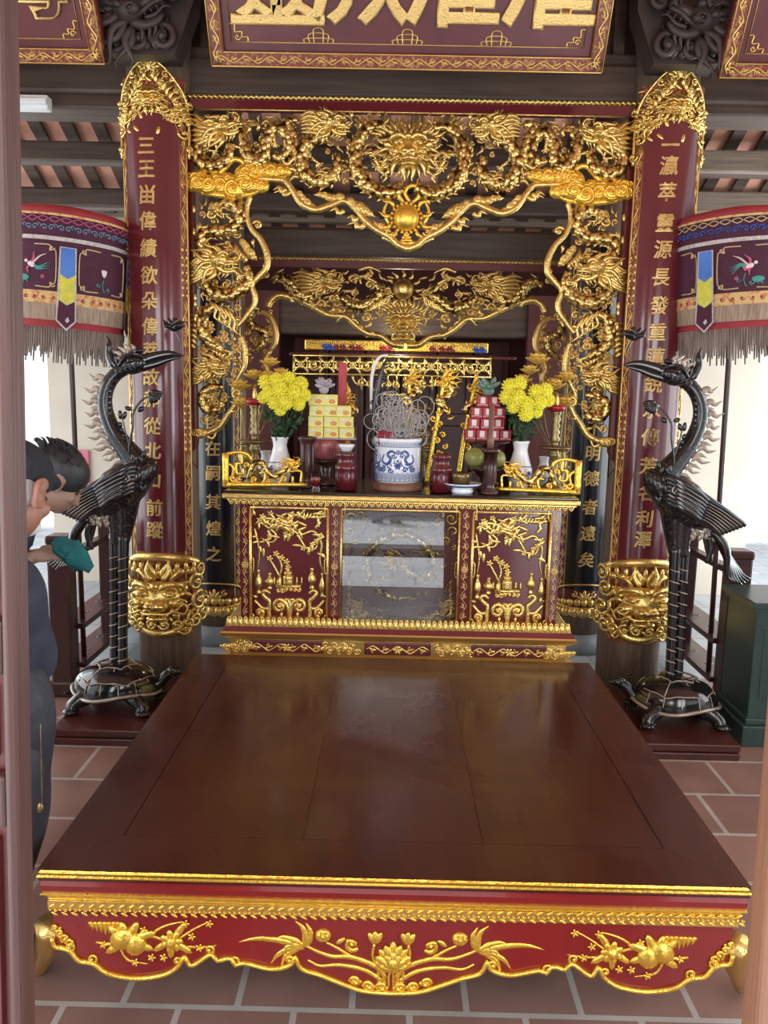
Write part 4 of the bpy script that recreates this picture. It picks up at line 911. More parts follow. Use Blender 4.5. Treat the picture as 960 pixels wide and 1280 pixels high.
xl = at(897, 97, 3.9).x; name_board('maroon name board cut off at the top right corner of the photo', xl, xl+1.9, at(930, 98, 3.9).z, .92, [('人', -.95+.42, .17, .46), ('世', 0, .17, .46), ('流', .6, .17, .46)])

# ================================================================== CARVED GILT SCREENS
def rope(b, p0, p1, r, step):
    p0, p1 = V(p0), V(p1); L = (p1-p0).length; n = int(L/step); d = (p1-p0)/L; yv = V((0, -1, 0)); s = d.cross(yv)
    b.tube([p0, p1], r*.7, 2, 6)
    for i in range(n):
        c = p0+d*(L*(i+.5)/n); ax_ = (d*.75+s*.66).normalized(); b2 = ax_.cross(yv)
        b.ball(c, (r*1.5, r*.62, r), (ax_, b2, yv), 7, 5)
SY, SX0 = 4.2, .012
SCRK = 1.12
scr = thing('carved_screen', 'large openwork gilt dragon screen hung between the red front columns', 'carved screen', (SX0, SY, at(510, 122, SY).z))
A = lambda u, v: at(u, v, SY)
def lpt(u, v, dy=0., s=1):
    q = A(u, v); return V((q.x if s == 1 else 2*SX0-q.x, SY+dy, q.z))
zt_s, zi = A(510, 128).z, A(510, 141).z; xo, xi = A(232, 300).x-SX0, A(243, 300).x-SX0; zbs = A(238, 566).z
b = MB(); b.box(*span(SX0+xo, SX0-xo, SY+.0, SY+.04, zi, zt_s))
for s in (-1, 1):
    pl = [(SX0+s*xo, zi), (SX0+s*xi, zi), (SX0+s*xi, zbs+.05), (SX0+s*(xi+.01), zbs+.02), (SX0+s*(xi-.0), zbs-.0), (SX0+s*(xo-.005), zbs-.02), (SX0+s*xo, zbs)]
    b.prism(pl[:3]+[(SX0+s*(xi-.012), zbs+.02), (SX0+s*xo, zbs-.02)], SY, SY+.04)
b.build('frame', 'red_lac', scr)
b = MB(); rope(b, (SX0+xo-.01, SY-.005, zt_s+.010), (SX0-xo+.01, SY-.005, zt_s+.010), .012, .026); b.build('rope_moulding', 'gold', scr)
for s in (-1, 1): b = MB(); rope(b, (SX0+s*(xo-.002), SY-.012, A(235, 245).z), (SX0+s*(xo-.002), SY-.012, zbs-.015), .012, .030); b.build('rope_moulding', 'gold', scr)
b = MB(); b.tube([(SX0+xi, SY-.002, zi), (SX0-xi, SY-.002, zi)], .004, 2, 5)
for s in (-1, 1):
    b.tube([(SX0+s*xi, SY-.002, zi), (SX0+s*xi, SY-.002, zbs+.05), (SX0+s*(xi-.012), SY-.002, zbs+.02), (SX0+s*xo, SY-.002, zbs-.02)], .004, 24, 5)
    for v in (262, 290, 318, 372, 380, 398): q = lpt(244, v, -.008, 1); b.ball((SX0+s*(xi), SY-.008, q.z), (.010, .008, .02), None, 8, 6)
b.build('bead_edge', 'gold', scr)
def curls(P, pts, w=-1.5, seed=0, th=.24):
    rn = random.Random(seed)
    for u, v, r in pts: P.curl(u, v, r, rn.random()*360, 1.35, th, rn.choice((-1, 1)), w)
def scatter(P, box, n, seed, rmin=3, rmax=6, w=-3, keep=None):
    rn = random.Random(seed); x0, y0, x1, y1 = box; k = 0
    while k < n:
        u, v = x0+(x1-x0)*rn.random(), y0+(y1-y0)*rn.random()
        if keep and not keep(u, v): continue
        k += 1; t = rn.random()
        if t < .45: P.curl(u, v, rmin+(rmax-rmin)*rn.random(), rn.random()*360, 1.3, .26, rn.choice((-1, 1)), w)
        elif t < .8: P.flame(u, v, rn.random()*360, (rmin+rmax)*(.8+.9*rn.random()), rmin*.5, .35*rn.choice((-1, 1)), w)
        else: P.petal(u, v, rmax*1.5, rmin*.9, rn.random()*360, w)
for s in (1, -1):
    mir = None if s == 1 else SX0
    def part(fn, name, m='gold_scr'):
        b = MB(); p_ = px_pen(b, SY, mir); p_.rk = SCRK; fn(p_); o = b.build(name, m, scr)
        if name == 'scrollwork': o['kind'] = 'stuff'
        return o
    # corner dragon, head turned to the centre
    def f(P):
        P.dragon_head(283, 160, 36, 12, 1, 5, 11, -1)
        for i in range(7): P.tube([(268, 158+2*i, 4), (256, 154+4*i, 5+i % 2), (247, 146+6*i, 4), (238-(i % 2)*4, 144+6.5*i, 2)], [2.6, 3.2, 2.6, .5], 10, 6)
        P.body([(262, 176), (248, 184), (249, 200), (262, 208), (278, 204), (288, 190), (285, 178)], [5, 6.5, 7, 7.5, 7, 6, 5], -1)
        P.body([(300, 160), (305, 178), (310, 194), (320, 203), (330, 196), (333, 178), (340, 163), (350, 160), (359, 170), (360, 186), (352, 197), (341, 194)], [5, 6, 7, 7.5, 7.5, 7.5, 7, 7, 6.5, 6, 5, 3], -1)
        P.claw(302, 186, 10, 40, 1, 4); P.claw(330, 212, 9, 60, 1, 4); P.claw(345, 180, 9, 100, 1, 4); P.claw(268, 190, 8, 30, 1, 5)
        for i, a in enumerate((60, 85, 100, 75, 95, 110)): P.flame(296+13*i, 158+((i*7) % 9), -a, 15, 2.6, .35, -1)
    part(f, 'dragon')
    def f(P):
        P.dragon_head(421, 158, 34, -14, 1, 5, 10, -1)
        for i in range(6): P.tube([(408, 150+3*i, 4), (396, 143+5*i, 5), (386, 141+5*i, 4), (376, 146+4*i, 2)], [2.4, 3, 2.4, .5], 10, 6)
        P.body([(410, 172), (395, 172), (382, 182), (377, 200), (384, 218), (400, 227), (416, 221), (422, 205), (419, 192)], [6, 7.5, 8, 8, 8, 7.5, 7, 6, 4.5], 1)
        P.body([(372, 150), (360, 152), (366, 168), (370, 190), (361, 204), (352, 200)], [4, 5, 5, 5, 4, 2], -1)
        P.dragon_head(408, 222, 15, 5, 1, 6, 5, -1); P.claw(398, 205, 9, 60, 1, 5); P.claw(383, 150, 9, 200, 1, 3)
        for i in range(6): P.flame(388+10*i, 150-3*(i % 2), -70-6*i, 14, 2.5, .3, -2)
        P.flame(371, 215, 190, 18, 3, .3); P.flame(374, 222, 170, 14, 2.6, .3)
    part(f, 'dragon')
    def f(P): # coils of the central dragon
        P.body([(486, 160), (470, 157), (455, 166), (446, 184), (444, 204), (452, 224), (468, 237), (487, 242), (502, 233)], [4, 6, 7, 7.5, 8, 8, 8, 7.5, 6], 1)
        P.claw(474, 208, 11, 80, 1, 4); P.claw(466, 192, 9, 20, 1, 4)
        P.tube([(462, 196), (472, 189), (482, 198), (474, 212), (483, 220), (478, 228)], [2.4, 2.8, 3, 2.6, 2, 1], 20, 6)
        for i in range(9): P.flame(450+6*i, 160-2*(i % 3), -110+6*i, 15, 2.6, .3, -2)
        for i in range(6): P.flame(446, 180+9*i, 195+4*i, 10, 2.2, .3, -1)
    part(f, 'dragon_coil')
    def f(P):
        scatter(P, (244, 146, 498, 236), 120, 5, 3.2, 6, -4, lambda u, v: not (367 < u < 376 and v > 168) and v < 150+86*min(1, 1) and not (300 < u < 345 and v > 215))
        scatter(P, (250, 143, 500, 156), 40, 9, 2.5, 4.5, -4)
    part(f, 'scrollwork', 'gold_dark')
    def f(P):
        for k, (u, v, w_, h, n, a) in enumerate(((258, 231, 26, 17, 6, 0), (296, 234, 28, 17, 6, -4), (244, 222, 12, 11, 3, 0), (318, 233, 15, 13, 4, 0), (278, 226, 22, 12, 5, 0), (290, 241, 24, 9, 5, 0))): P.scroll_cloud(u, v, w_, h, n, k+3, a)
        P.tube([(250, 240), (280, 244), (310, 243), (328, 236)], [3, 4, 4, 2], 16, 6)
    part(f, 'cloud', 'gold_leaf')
    def f(P):
        P.scroll_cloud(309, 214, 14, 14, 4, 21, -10); P.scroll_cloud(342, 215, 24, 12, 6, 22, 2)
        P.tube([(270, 222), (280, 210), (290, 200), (300, 200), (308, 206)], [2.5, 3.4, 3.4, 3, 2.4], 16, 7)
    part(f, 'cloud', 'gold_leaf')
    def f(P): # swagged branch with flames
        P.tube([(318, 222), (340, 224), (356, 226), (366, 238), (377, 254), (394, 262), (412, 257), (430, 251), (444, 260), (456, 275), (471, 287), (487, 296), (498, 306), (510, 311)], [2.8, 3.2, 3.4, 3.6, 4, 4, 3.8, 3.4, 3.6, 3.8, 4, 4.2, 4.2, 4.4], 90, 8)
        for u, v, a, L in ((364, 240, 190, 22), (358, 236, 170, 16), (402, 258, 200, 20), (430, 263, 190, 18), (456, 280, 215, 22), (448, 272, 160, 14)):
            P.tube([(u, v), (u-L*.35, v+4), (u-L*.55, v-2), (u-L, v+1)], [2.6, 2.8, 2, .4], 10, 6)
        P.tube([(456, 282), (446, 284), (445, 274), (440, 271)], [2.6, 2.8, 2, .4], 10, 6)
        P.sub(412, 246, 1, 8).scroll_cloud(0, 0, 20, 8, 5, 31); P.sub(450, 259, 1, 35).scroll_cloud(0, 0, 22, 8, 5, 33); P.sub(382, 250, 1, 48).scroll_cloud(0, 0, 17, 7, 4, 35); P.sub(476, 284, 1, 38).scroll_cloud(0, 0, 14, 5.5, 3, 36)
        P.tube([(478, 296), (490, 302), (510, 304)], [2, 2.2, 2.4], 8, 6); P.curl(486, 290, 5, 0, 1.2, .28, 1, 2)
    part(f, 'branch', 'gold')
    def f(P): # side stem
        P.tube([(313, 246), (309, 258), (309, 272), (315, 287), (326, 299), (334, 318), (333, 334), (323, 346), (315, 356), (319, 370), (317, 382), (307, 396), (297, 408)], [3, 3, 3, 3, 3.4, 3.8, 4, 3.6, 3.2, 3.4, 3.2, 2.8, 2.4], 80, 8)
        P.curl(322, 282, 6, 200, 1.1, .3, 1, 1)
        P.tube([(302, 420), (306, 436), (306, 455), (298, 472), (292, 484), (294, 494)], [2.4, 3.2, 3.4, 3, 2.6, 2], 34, 8); P.curl(297, 492, 7, 90, 1.2, .3, 1, 1)
        P.tube([(300, 490), (294, 506), (284, 520), (274, 534), (258, 542)], [2.6, 3, 3.4, 3.6, 3], 30, 8)
        for u, v, a in ((318, 300, 100), (330, 330, 60), (300, 400, 160), (306, 440, 30), (296, 478, 150), (288, 512, 20), (276, 528, 200)): P.flame(u, v, a, 10, 2.2, .3)
        P.scroll_cloud(249, 541, 10, 9, 3, 41); P.tube([(258, 545), (266, 548), (270, 540)], [2, 2, 1], 8, 6)
        P.sub(310, 312, 1, 55).scroll_cloud(0, 0, 17, 8, 5, 44)
    part(f, 'stem', 'gold')
    def f(P): # coiling dragon with head in profile
        P.dragon_head(272, 262, 17, 160, 1, 3, 5, -1); P.curl(264, 268, 6, 0, 1.2, .3, 1, 2)
        P.body([(276, 258), (288, 254), (298, 262), (298, 276), (288, 287), (272, 289), (258, 291), (251, 300), (255, 314), (264, 320)], [5, 6, 6.5, 6.5, 7, 7, 6.5, 6.5, 6, 5], -1)
        P.dragon_head(279, 328, 40, -8, 1, 5, 9, -1)
        for i in range(8): P.tube([(264, 324+2*i, 4), (254, 322+3.6*i, 5), (244, 330+3.2*i, 4), (231+(i % 3)*2, 326+4.2*i, 2)], [2.6, 3.2, 2.6, .5], 10, 6)
        P.body([(252, 348), (262, 362), (278, 369), (294, 367), (306, 358), (311, 345), (308, 332)], [5, 7, 7.5, 7.5, 7, 6, 4], -1)
        P.claw(300, 344, 11, 60, 1, 4); P.claw(252, 285, 9, 200, 1, 4); P.claw(290, 275, 8, 60, 1, 4)
        for i in range(5): P.flame(290+4*i, 316+3*i, -60-10*i, 13, 2.6, .3, -1)
    part(f, 'dragon')
    def f(P):
        P.body([(268, 382), (257, 390), (252, 405), (256, 420), (268, 431), (280, 438)], [5, 6, 7, 7, 6.5, 4], 1)
        P.dragon_head(271, 458, 32, -5, 1, 5, 8, -1)
        for i in range(7): P.tube([(258, 456+2*i, 3), (249, 460+3*i, 4), (240, 462+3*i, 3), (233+(i % 2)*4, 462+4*i, 1)], [2.3, 2.8, 2.2, .5], 10, 6)
        P.body([(280, 485), (272, 484), (258, 488), (253, 500), (260, 512), (273, 511), (279, 502)], [3, 5, 5.5, 6, 6, 5, 3], -1)
        P.claw(282, 400, 10, 80, 1, 3); P.claw(288, 440, 9, 40, 1, 3); P.claw(265, 496, 7, 20, 1, 4)
        for i in range(7): P.flame(250-1*i, 400+6*i, 215-3*i, 17, 2.6, .35); P.flame(262+5*i, 430+3*i, 60+15*i, 13, 2.4, .3, -2)
        for i in range(5): P.tube([(262+6*i, 376+3*i), (270+6*i, 386+4*i), (268+6*i, 396+4*i), (278+6*i, 404+4*i)], [1.6, 2.2, 1.8, .5], 10, 6)
    part(f, 'dragon')
    def f(P):
        scatter(P, (246, 250, 304, 380), 64, 15, 3, 5.5, -4); scatter(P, (247, 380, 302, 530), 95, 16, 3, 5.5, -4, lambda u, v: u < 300-max(0, v-470)*.5)
    part(f, 'scrollwork', 'gold_dark')
b = MB(); P = px_pen(b, SY); q = P.sub(510, 190, 38, 0, 1, 5, -1); mask_face(q)
for i in range(15): P.flame(478+4.6*i, 172-8*sin(pi*i/14), -160+10*i, 18, 2.6, .15, 3)
for sx in (-1, 1):
    for i in range(6): P.flame(510+sx*26, 178+6*i, -20+18*i if sx > 0 else 200-18*i, 18, 2.4, .4*sx, 2)
    P.tube([(510+sx*18, 172, 8), (510+sx*30, 160, 8), (510+sx*24, 150, 8), (510+sx*30, 142, 6)], [1.4, 1.4, 1.2, .4], 12, 5)
b.build('dragon_mask', 'gold_scr', scr)
b = MB(); P = px_pen(b, SY); P.ball(508, 273, 16, 16, 12, 3, 0, 24, 16); pearl = b.build('pearl', 'gold_leaf', scr)
b = MB(); P = px_pen(b, SY)
for i in range(20): a = 2*pi*i/20; P.ball(508+18.5*cos(a), 273+18.5*sin(a), 2.3, 2.3, 2.3, 2, 0, 7, 5)
for i, (a, L) in enumerate(((100, 30), (70, 34), (40, 18), (140, 18), (170, 16), (10, 16), (200, 18), (-20, 18), (230, 16), (-50, 16))): P.flame(508+20*cos(radians(-a)), 273+20*sin(radians(-a)), -a, L, 2.8, .3*(1 if i % 2 else -1), 1)
P.tube([(512, 252), (506, 240), (514, 232), (528, 236), (538, 244), (530, 252)], [2.4, 2.8, 2.8, 2.6, 2.4, 1], 20, 6); P.tube([(505, 254), (498, 244), (506, 234)], [2.4, 2.6, 1], 10, 6)
for sx in (-1, 1): P.tube([(508+sx*22, 280), (508+sx*28, 264), (508+sx*24, 252), (508+sx*28, 246)], [2.2, 2.4, 1.8, .5], 10, 6)
P.ball(508, 301, 8, 3.4, 4, 1); P.flower(508, 297, 6, 6, 2)
b.build('flame_ring', 'gold_leaf', scr)

# second screen, between the inner columns
TY, TX0 = 4.98, .025
scr2 = thing('carved_screen', 'smaller openwork gilt dragon screen between the inner columns behind', 'carved screen', (TX0, TY, at(510, 320, TY).z))
B_ = lambda u, v: at(u, v, TY)
xo2 = IL+.17; xo2r = IR-.17
b = MB(); b.box(*span(xo2, xo2r, TY, TY+.035, B_(510, 336).z, B_(510, 328).z)); b.build('frame', 'red_dull', scr2)
b = MB(); rope(b, (xo2, TY-.005, B_(510, 326).z), (xo2r, TY-.005, B_(510, 326).z), .011, .024); b.build('rope_moulding', 'gold_dark', scr2)
for s in (1, -1):
    mir = None if s == 1 else TX0
    def part(fn, name, m='gold_dark'):
        b = MB(); p_ = px_pen(b, TY, mir); p_.rk = 1.15; fn(p_); o = b.build(name, m, scr2)
        if name == 'scrollwork': o['kind'] = 'stuff'
        return o
    def f(P):
        P.dragon_head(412, 352, 30, -5, 1, 4, 9, -1)
        for i in range(6): P.tube([(400, 346+3*i, 4), (388, 344+4*i, 5), (378, 340+5*i, 4), (366, 342+5*i, 2)], [2.2, 2.8, 2.2, .5], 10, 6)
        P.body([(396, 362), (384, 372), (372, 366), (362, 352), (350, 346), (340, 352)], [5, 6.5, 6.5, 6, 5, 3], -1)
        P.body([(420, 368), (434, 378), (450, 384), (464, 376), (476, 366), (470, 354)], [4, 5.5, 6, 5.5, 5, 2], 1)
        P.claw(440, 364, 10, 20, 1, 4); P.claw(392, 380, 9, 60, 1, 4); P.claw(456, 345, 9, 10, 1, 4)
    part(f, 'dragon')
    def f(P):
        P.tube([(334, 384), (340, 374), (350, 369), (362, 372), (366, 378)], [4, 4.4, 4.4, 4, 2], 18, 7)
        P.tube([(356, 371), (372, 374), (392, 384), (412, 394), (432, 396), (446, 408), (460, 417), (476, 420), (490, 430), (505, 432)], [3, 3.4, 3.6, 3.8, 3.6, 3.6, 3.6, 3.4, 3.6, 3.8], 60, 8)
        for u, v, a in ((392, 384, 200), (432, 397, 160), (446, 405, 220), (470, 418, 170), (412, 390, 300), (456, 408, 320)): P.flame(u, v, a, 14, 2.4, .35)
        P.tube([(440, 350), (455, 346), (468, 352), (480, 360)], [1.6, 2.2, 2, .5], 12, 6); P.tube([(448, 338), (462, 334), (476, 340)], [1.6, 2.2, .6], 10, 6)
        for i in range(5): P.tube([(452+5*i, 384-3*i), (462+5*i, 388-2*i), (472+4*i, 380-3*i), (486+2*i, 384-4*i)], [1.6, 2, 1.6, .5], 12, 6)
        P.sub(418, 394, 1, 20).scroll_cloud(0, 0, 14, 5, 4, 51); P.sub(450, 410, 1, 30).scroll_cloud(0, 0, 12, 5, 3, 52)
    part(f, 'branch', 'gold')
    def f(P):
        P.tube([(326, 388), (338, 396), (344, 412), (344, 428), (338, 438)], [2.6, 3.2, 3.6, 3.4, 2.4], 24, 8)
        P.body([(322, 384), (312, 396), (318, 410), (330, 416), (326, 432), (314, 440)], [4, 5, 5, 5, 4, 2], 1)
        P.tube([(338, 438), (330, 452), (334, 466), (322, 480), (306, 486)], [2.6, 3.2, 3, 2.8, 2.2], 24, 7)
        scatter(P, (306, 384, 340, 474), 40, 61, 3, 5.5, 0)
    part(f, 'side_drop')
    def f(P): scatter(P, (330, 340, 492, 400), 100, 65, 3, 6, -4, lambda u, v: v < 345+ (u-330)*.5)
    part(f, 'scrollwork')
b = MB(); P = px_pen(b, TY); P.ball(504, 362, 13, 13, 10, 3, 0, 20, 14); b.build('pearl', 'gold', scr2)
b = MB(); P = px_pen(b, TY); mask_face(P.sub(504, 405, 26, 0, 1, 3, -1))
for i in range(12): a = 30*i; P.flame(504+15*cos(radians(a)), 362+15*sin(radians(a)), a, 12, 2.2, .3)
for i in range(12): P.flame(484+3.6*i, 390-4*sin(pi*i/11), -160+12*i, 16, 2.2, .2)
P.ball(504, 424, 16, 5, 8, 2)
b.build('dragon_mask', 'gold', scr2)
# ================================================================== CRANES ON TURTLES
def crane(mirror, label):
    X0 = -.004; mir = None if not mirror else X0; Y = 3.68
    bs = at(150, 885, Y); root = thing('crane_statue', label, 'statue', (bs.x if not mirror else 2*X0-bs.x, Y, .075))
    kx = (lambda x: x) if not mirror else (lambda x: 2*X0-x)
    def mk(fn, name, m, parent=root):
        b = MB(); fn(px_pen(b, Y, mir)); return b.build(name, m, parent)
    def body(P):
        P.tube([(110, 640), (135, 624), (160, 603), (180, 590), (188, 588)], [8, 22, 30, 26, 12], 26, 16, .95)   # trunk
        P.ball(181, 594, 15, 25, 20, 0, 25, 14, 10)
        P.tube([(176, 600), (170, 580), (156, 560), (142, 540), (133, 518), (131, 498), (136, 480), (146, 467), (160, 458)], [21, 17.5, 14.5, 12, 10.4, 9.6, 9, 8.6, 8.8], 60, 12, 1., .03)
        P.tube([(148, 622), (148, 650), (146, 680)], [20, 13, 7.5], 14, 12); P.tube([(158, 620), (158, 650), (154, 680)], [19, 12, 7.5], 14, 12, 1)
        for i in range(24):
            rn = random.Random(i); P.petal(168+16*rn.random(), 572+44*rn.random(), 12, 6, 250+50*rn.random(), 17, 2)
    mk(body, 'body', 'black_carve')
    for u0, u1, w in ((142.5, 142, -4), (155.5, 155, 4)):
        lg = mk(lambda P: P.tube([(u0, 668, w), (u0, 720, w), (u1, 790, w), (u1, 852, w)], [8, 6.5, 6.3, 6.6], 30, 12), 'leg', 'black')
        for i in range(11):
            def rings(P):
                v = 697+14*i; P.tube([(u0-6.2, v+2, w+2.6), (u0-3.5, v+.5, w+5.8), (u0, v-.4, w+6.8), (u0+3.5, v-1.2, w+5.8), (u0+6.2, v-2, w+2.6)], [.6, .8, .8, .8, .6], 8, 5, 1)
            mk(rings, 'silver_ring', 'silver', lg)
    def wing(P):
        for i in range(8):   # long flight feathers
            t = i/7; P.tube([(172-2*t, 582+30*t, 17+3*t), (142+3*t, 596+27*t, 22), (106+14*t, 617+20*t, 20), (74+30*t, 636+13*t, 13)], [5.5, 5.6, 5, 3], 20, 8, .4)
        for i in range(7):
            t = i/6; P.tube([(176-2*t, 580+30*t, 22), (160-2*t, 586+30*t, 27), (140+4*t, 597+27*t, 26), (124+8*t, 607+24*t, 23)], [5, 5.6, 5, 2.5], 14, 8, .45)
        for i in range(14):
            rn = random.Random(30+i); P.petal(152+26*rn.random(), 584+22*rn.random(), 16, 8, 140+15*rn.random(), 23, 3)
        P.ball(170, 596, 13, 16, 10, 15, 30)
    wg = mk(wing, 'wing', 'black')
    def winglines(P):
        for i in range(7): t = (i+.5)/7; P.tube([(122+8*t, 609+22*t, 24), (106+14*t, 617+20*t, 23), (78+29*t, 634+13*t, 15.5)], [.3, .5, .3], 12, 5)
        P.curl(166, 596, 9, 30, 1.5, .12, 1, 26)
        for i in range(5): t = (i+.5)/5; P.tube([(166-2*t, 583+30*t, 29), (150+2*t, 591+28*t, 30), (132+6*t, 602+25*t, 27)], [.3, .5, .3], 10, 5)
    mk(winglines, 'silver_feather_line', 'silver', wg)
    def wing2(P):
        for i in range(6): t = i/5; P.tube([(166, 590+9*t, -14), (138, 606+6*t, -20), (108+2*t, 624+5*t, -18), (84+9*t, 641+3*t, -12)], [6, 6.5, 5.4, 2.6], 16, 8, .4)
    mk(wing2, 'wing', 'black')
    def fluff(P):
        rn = random.Random(5)
        for i in range(70): P.petal(104+32*rn.random(), 643+17*rn.random(), 9, 5, 240+50*rn.random(), 8*rn.random(), 2)
        P.tube([(136, 640), (140, 660), (142, 676)], [7, 5, 2], 10, 8)
    mk(fluff, 'under_feathers', 'silver')
    def tail(P):
        for i in range(7):
            a = i-3; P.tube([(112, 645, a*3), (98, 660+a, a*4), (90+a*1.5, 678, a*4), (80+a*4, 700, a*3), (70+a*5, 712-abs(a)*2, a*3)], [6, 6, 5.4, 4.4, 1], 18, 8, .6)
        for i in range(4): P.tube([(116, 652, 3*i-4), (112, 668, 3*i-4), (108+3*i, 686, 3*i-4)], [5, 5, 2.5], 10, 8)
    mk(tail, 'tail', 'black')
    def head(P0):
        P = P0.sub(160, 462, 1.12); f0 = P.fn; P.fn = lambda a, b, c=0.: f0(a-160, b-462, c)
        P.ball(166, 456, 17, 11.5, 10, 0, -14, 14, 10)
        P.tube([(176, 452), (192, 447), (207, 444.5), (222, 446.5)], [7, 5.4, 4, 1], 20, 10); P.tube([(172, 460), (190, 456), (205, 451), (219, 448.5)], [5.6, 4.4, 3, .8], 20, 10)
        P.ball(165, 452, 4, 3.6, 4, 8); P.tube([(152, 458, 8), (160, 447, 9), (172, 445, 9), (182, 450, 7)], [1.5, 2, 2, 1], 12, 6)
        for i in range(5): P.curl(152+5*i, 463-1.4*i, 3.4, 90, .9, .3, 1, 9)
        P.ball(172, 441, 6, 3.5, 5, 0, -10)
        P.tube([(150, 462), (143, 455), (138.5, 444), (139, 432), (136.5, 425)], [4.2, 5, 4.6, 3.4, .6], 20, 8); P.tube([(148, 458), (146, 448), (149, 438)], [3, 3, .6], 10, 8)
    mk(head, 'head', 'black')
    def crest(P):
        for i, (u, v, a, L) in enumerate(((152, 446, 140, 13), (157, 443, 128, 15), (162, 440, 120, 14), (167, 438, 110, 10), (150, 450, 160, 10))): P.flame(u, v, -a, L, 3, .3, 2-i)
    mk(crest, 'crest', 'silver')
    sp = [(129, 474, 172, 17), (125, 489, 178, 20), (123.5, 503, 190, 21), (124, 517, 196, 18), (127, 531, 202, 22), (132, 545, 205, 22), (140, 558, 212, 24), (149, 570, 225, 20)]
    for u, v, a, L in sp: mk(lambda P: (P.tube([(u+4, v+2), (u-L*.3, v-3+(v-500)*.02), (u-L*.6, v+1+(v-500)*.05), (u-L*1.05, v-4+(v-500)*.12)], [4.6, 4.2, 2.6, .3], 12, 7, .5), P.tube([(u+4, v+8), (u-L*.2, v+6+(v-500)*.04), (u-L*.55, v+7+(v-500)*.1)], [3.2, 2.6, .3], 8, 6, .5)), 'neck_flame', 'silver')
    def neckbelly(P):
        for i in range(13): t = i/12; P.petal(140+18*t if i > 6 else 140-.5*i, 478+7*i, 8, 6, 100-60*t, 6, 1.5)
    mk(neckbelly, 'neck_feathers', 'black')
    def lotus(P):
        P.tube([(166, 585, 10), (166, 560, 14), (171, 532, 16), (172, 515, 16), (182, 500, 15), (194, 494, 14)], [1.9, 1.7, 1.5, 1.4, 1.4, 1.2], 24, 6)
        P.tube([(170, 585, 10), (165, 556, 12), (160, 535, 13), (157, 521, 13)], [1.4, 1.2, 1.1, 1], 18, 6)
        P.petal(155, 524, 12, 6, 265, 13); P.petal(158, 524, 11, 6, 290, 13)
        for i in range(6): P.petal(191, 489, 17, 7, 10+14*i, 14, 3)
        P.petal(176, 514, 11, 7, 330, 16); P.petal(170, 512, 10, 6, 200, 16)
    mk(lotus, 'lotus_stem', 'black')
    def dish(P):
        pts = [(203, 398), (208, 405), (217, 410), (226, 408), (232, 401)]
        P.tube([(204, 399, 0), (207, 405, 0), (217, 409, 0), (227, 406, 0), (231, 401, 0)], [.8, 4, 5.5, 4.5, .8], 20, 12)
        for i in range(7): P.petal(217, 409, 13, 6, 190+26*i, (-1)**i*4, 3)
        P.tube([(224, 447), (226, 430), (219, 412)], [.8, .7, .9], 10, 6)
    mk(dish, 'lotus_dish', 'black')
    # turtle underneath, real volume
    cx_, cy_ = kx(bs.x-.012), Y+.0; sg = -1 if mirror else 1
    b = MB()
    def shape(q): return 1.
    for i in range(1):
        n, m_ = 30, 9; P = []
        for a in range(m_+1):
            ph = (pi/2)*a/m_; P.append([V((cx_+.190*sin(ph)*cos(2*pi*j/n)*(1+.06*sin(ph)**6*cos(4*pi*j/n)), cy_+.165*sin(ph)*sin(2*pi*j/n), .158+.130*cos(ph)**.85-.012*sin(ph)**4*cos(6*pi*j/n))) for j in range(n)])
        b.grid(P, False, True)
        b.ball((cx_, cy_, .155), (.165, .142, .04), None, 24, 10)
    tt = b.build('shell', 'black', root)
    b = MB()   # ivory seams between the plates
    def sp_(u, ph): return V((cx_+.1915*sin(ph)*cos(u), cy_+.1665*sin(ph)*sin(u), .160+.1305*cos(ph)**.85))
    for ph in (.48, 1.12): b.tube([sp_(2*pi*j/24, ph+(.07 if j % 4 == 0 else -.03)) for j in range(25)], .0032, 72, 5)
    for j in range(8):
        b.tube([sp_(2*pi*j/8+.2, .48), sp_(2*pi*j/8+.2, 1.12)], .0032, 8, 5)
    for j in range(14): b.tube([sp_(2*pi*j/14+.1, 1.14), sp_(2*pi*j/14+.1, 1.5)], .0032, 6, 5)
    b.tube([V((cx_+.197*cos(2*pi*j/36)*(1+.06*cos(4*pi*j/36)), cy_+.170*sin(2*pi*j/36), .156-.012*cos(6*pi*j/36))) for j in range(37)], .0085, 90, 6)
    b.build('ivory_seam', 'silver', tt)
    for sx, sy_ in ((-1, -1), (1, -1), (-1, 1), (1, 1)):
        b = MB(); x_, y_ = cx_+sx*.135, cy_+sy_*.11
        b.tube([(cx_+sx*.09, cy_+sy_*.075, .15), (x_, y_, .135), (x_+sx*.03, y_+sy_*.02, .11), (x_+sx*.03, y_+sy_*.03, .085)], [.042, .04, .032, .03], 14, 10, 1., .06)
        b.ball((x_+sx*.035, y_+sy_*.035-.008, .091), (.034, .034, .016), None, 10, 6)
        for k in range(4): b.tube([(x_+sx*(.02+.014*k), y_-.02+(-.008), .092), (x_+sx*(.026+.015*k), y_-.05, .080)], [.008, .003], 4, 6)
        b.build('turtle_leg', 'black_carve', root)
    b = MB(); b.tube([(cx_+sg*.16, cy_+.01, .155), (cx_+sg*.205, cy_+.015, .18), (cx_+sg*.235, cy_+.02, .215), (cx_+sg*.262, cy_+.02, .232)], [.036, .03, .027, .022], 16, 10, 1., .04)
    b.ball((cx_+sg*.272, cy_+.02, .238), (.036, .026, .024), None, 12, 8); b.tube([(cx_+sg*.28, cy_+.02, .232), (cx_+sg*.315, cy_+.02, .236)], [.018, .007], 6, 8)
    for s_ in (-1, 1): b.ball((cx_+sg*.275, cy_+.02+s_*.02, .25), (.008, .007, .008), None, 8, 6)
    b.build('turtle_head', 'black', root)
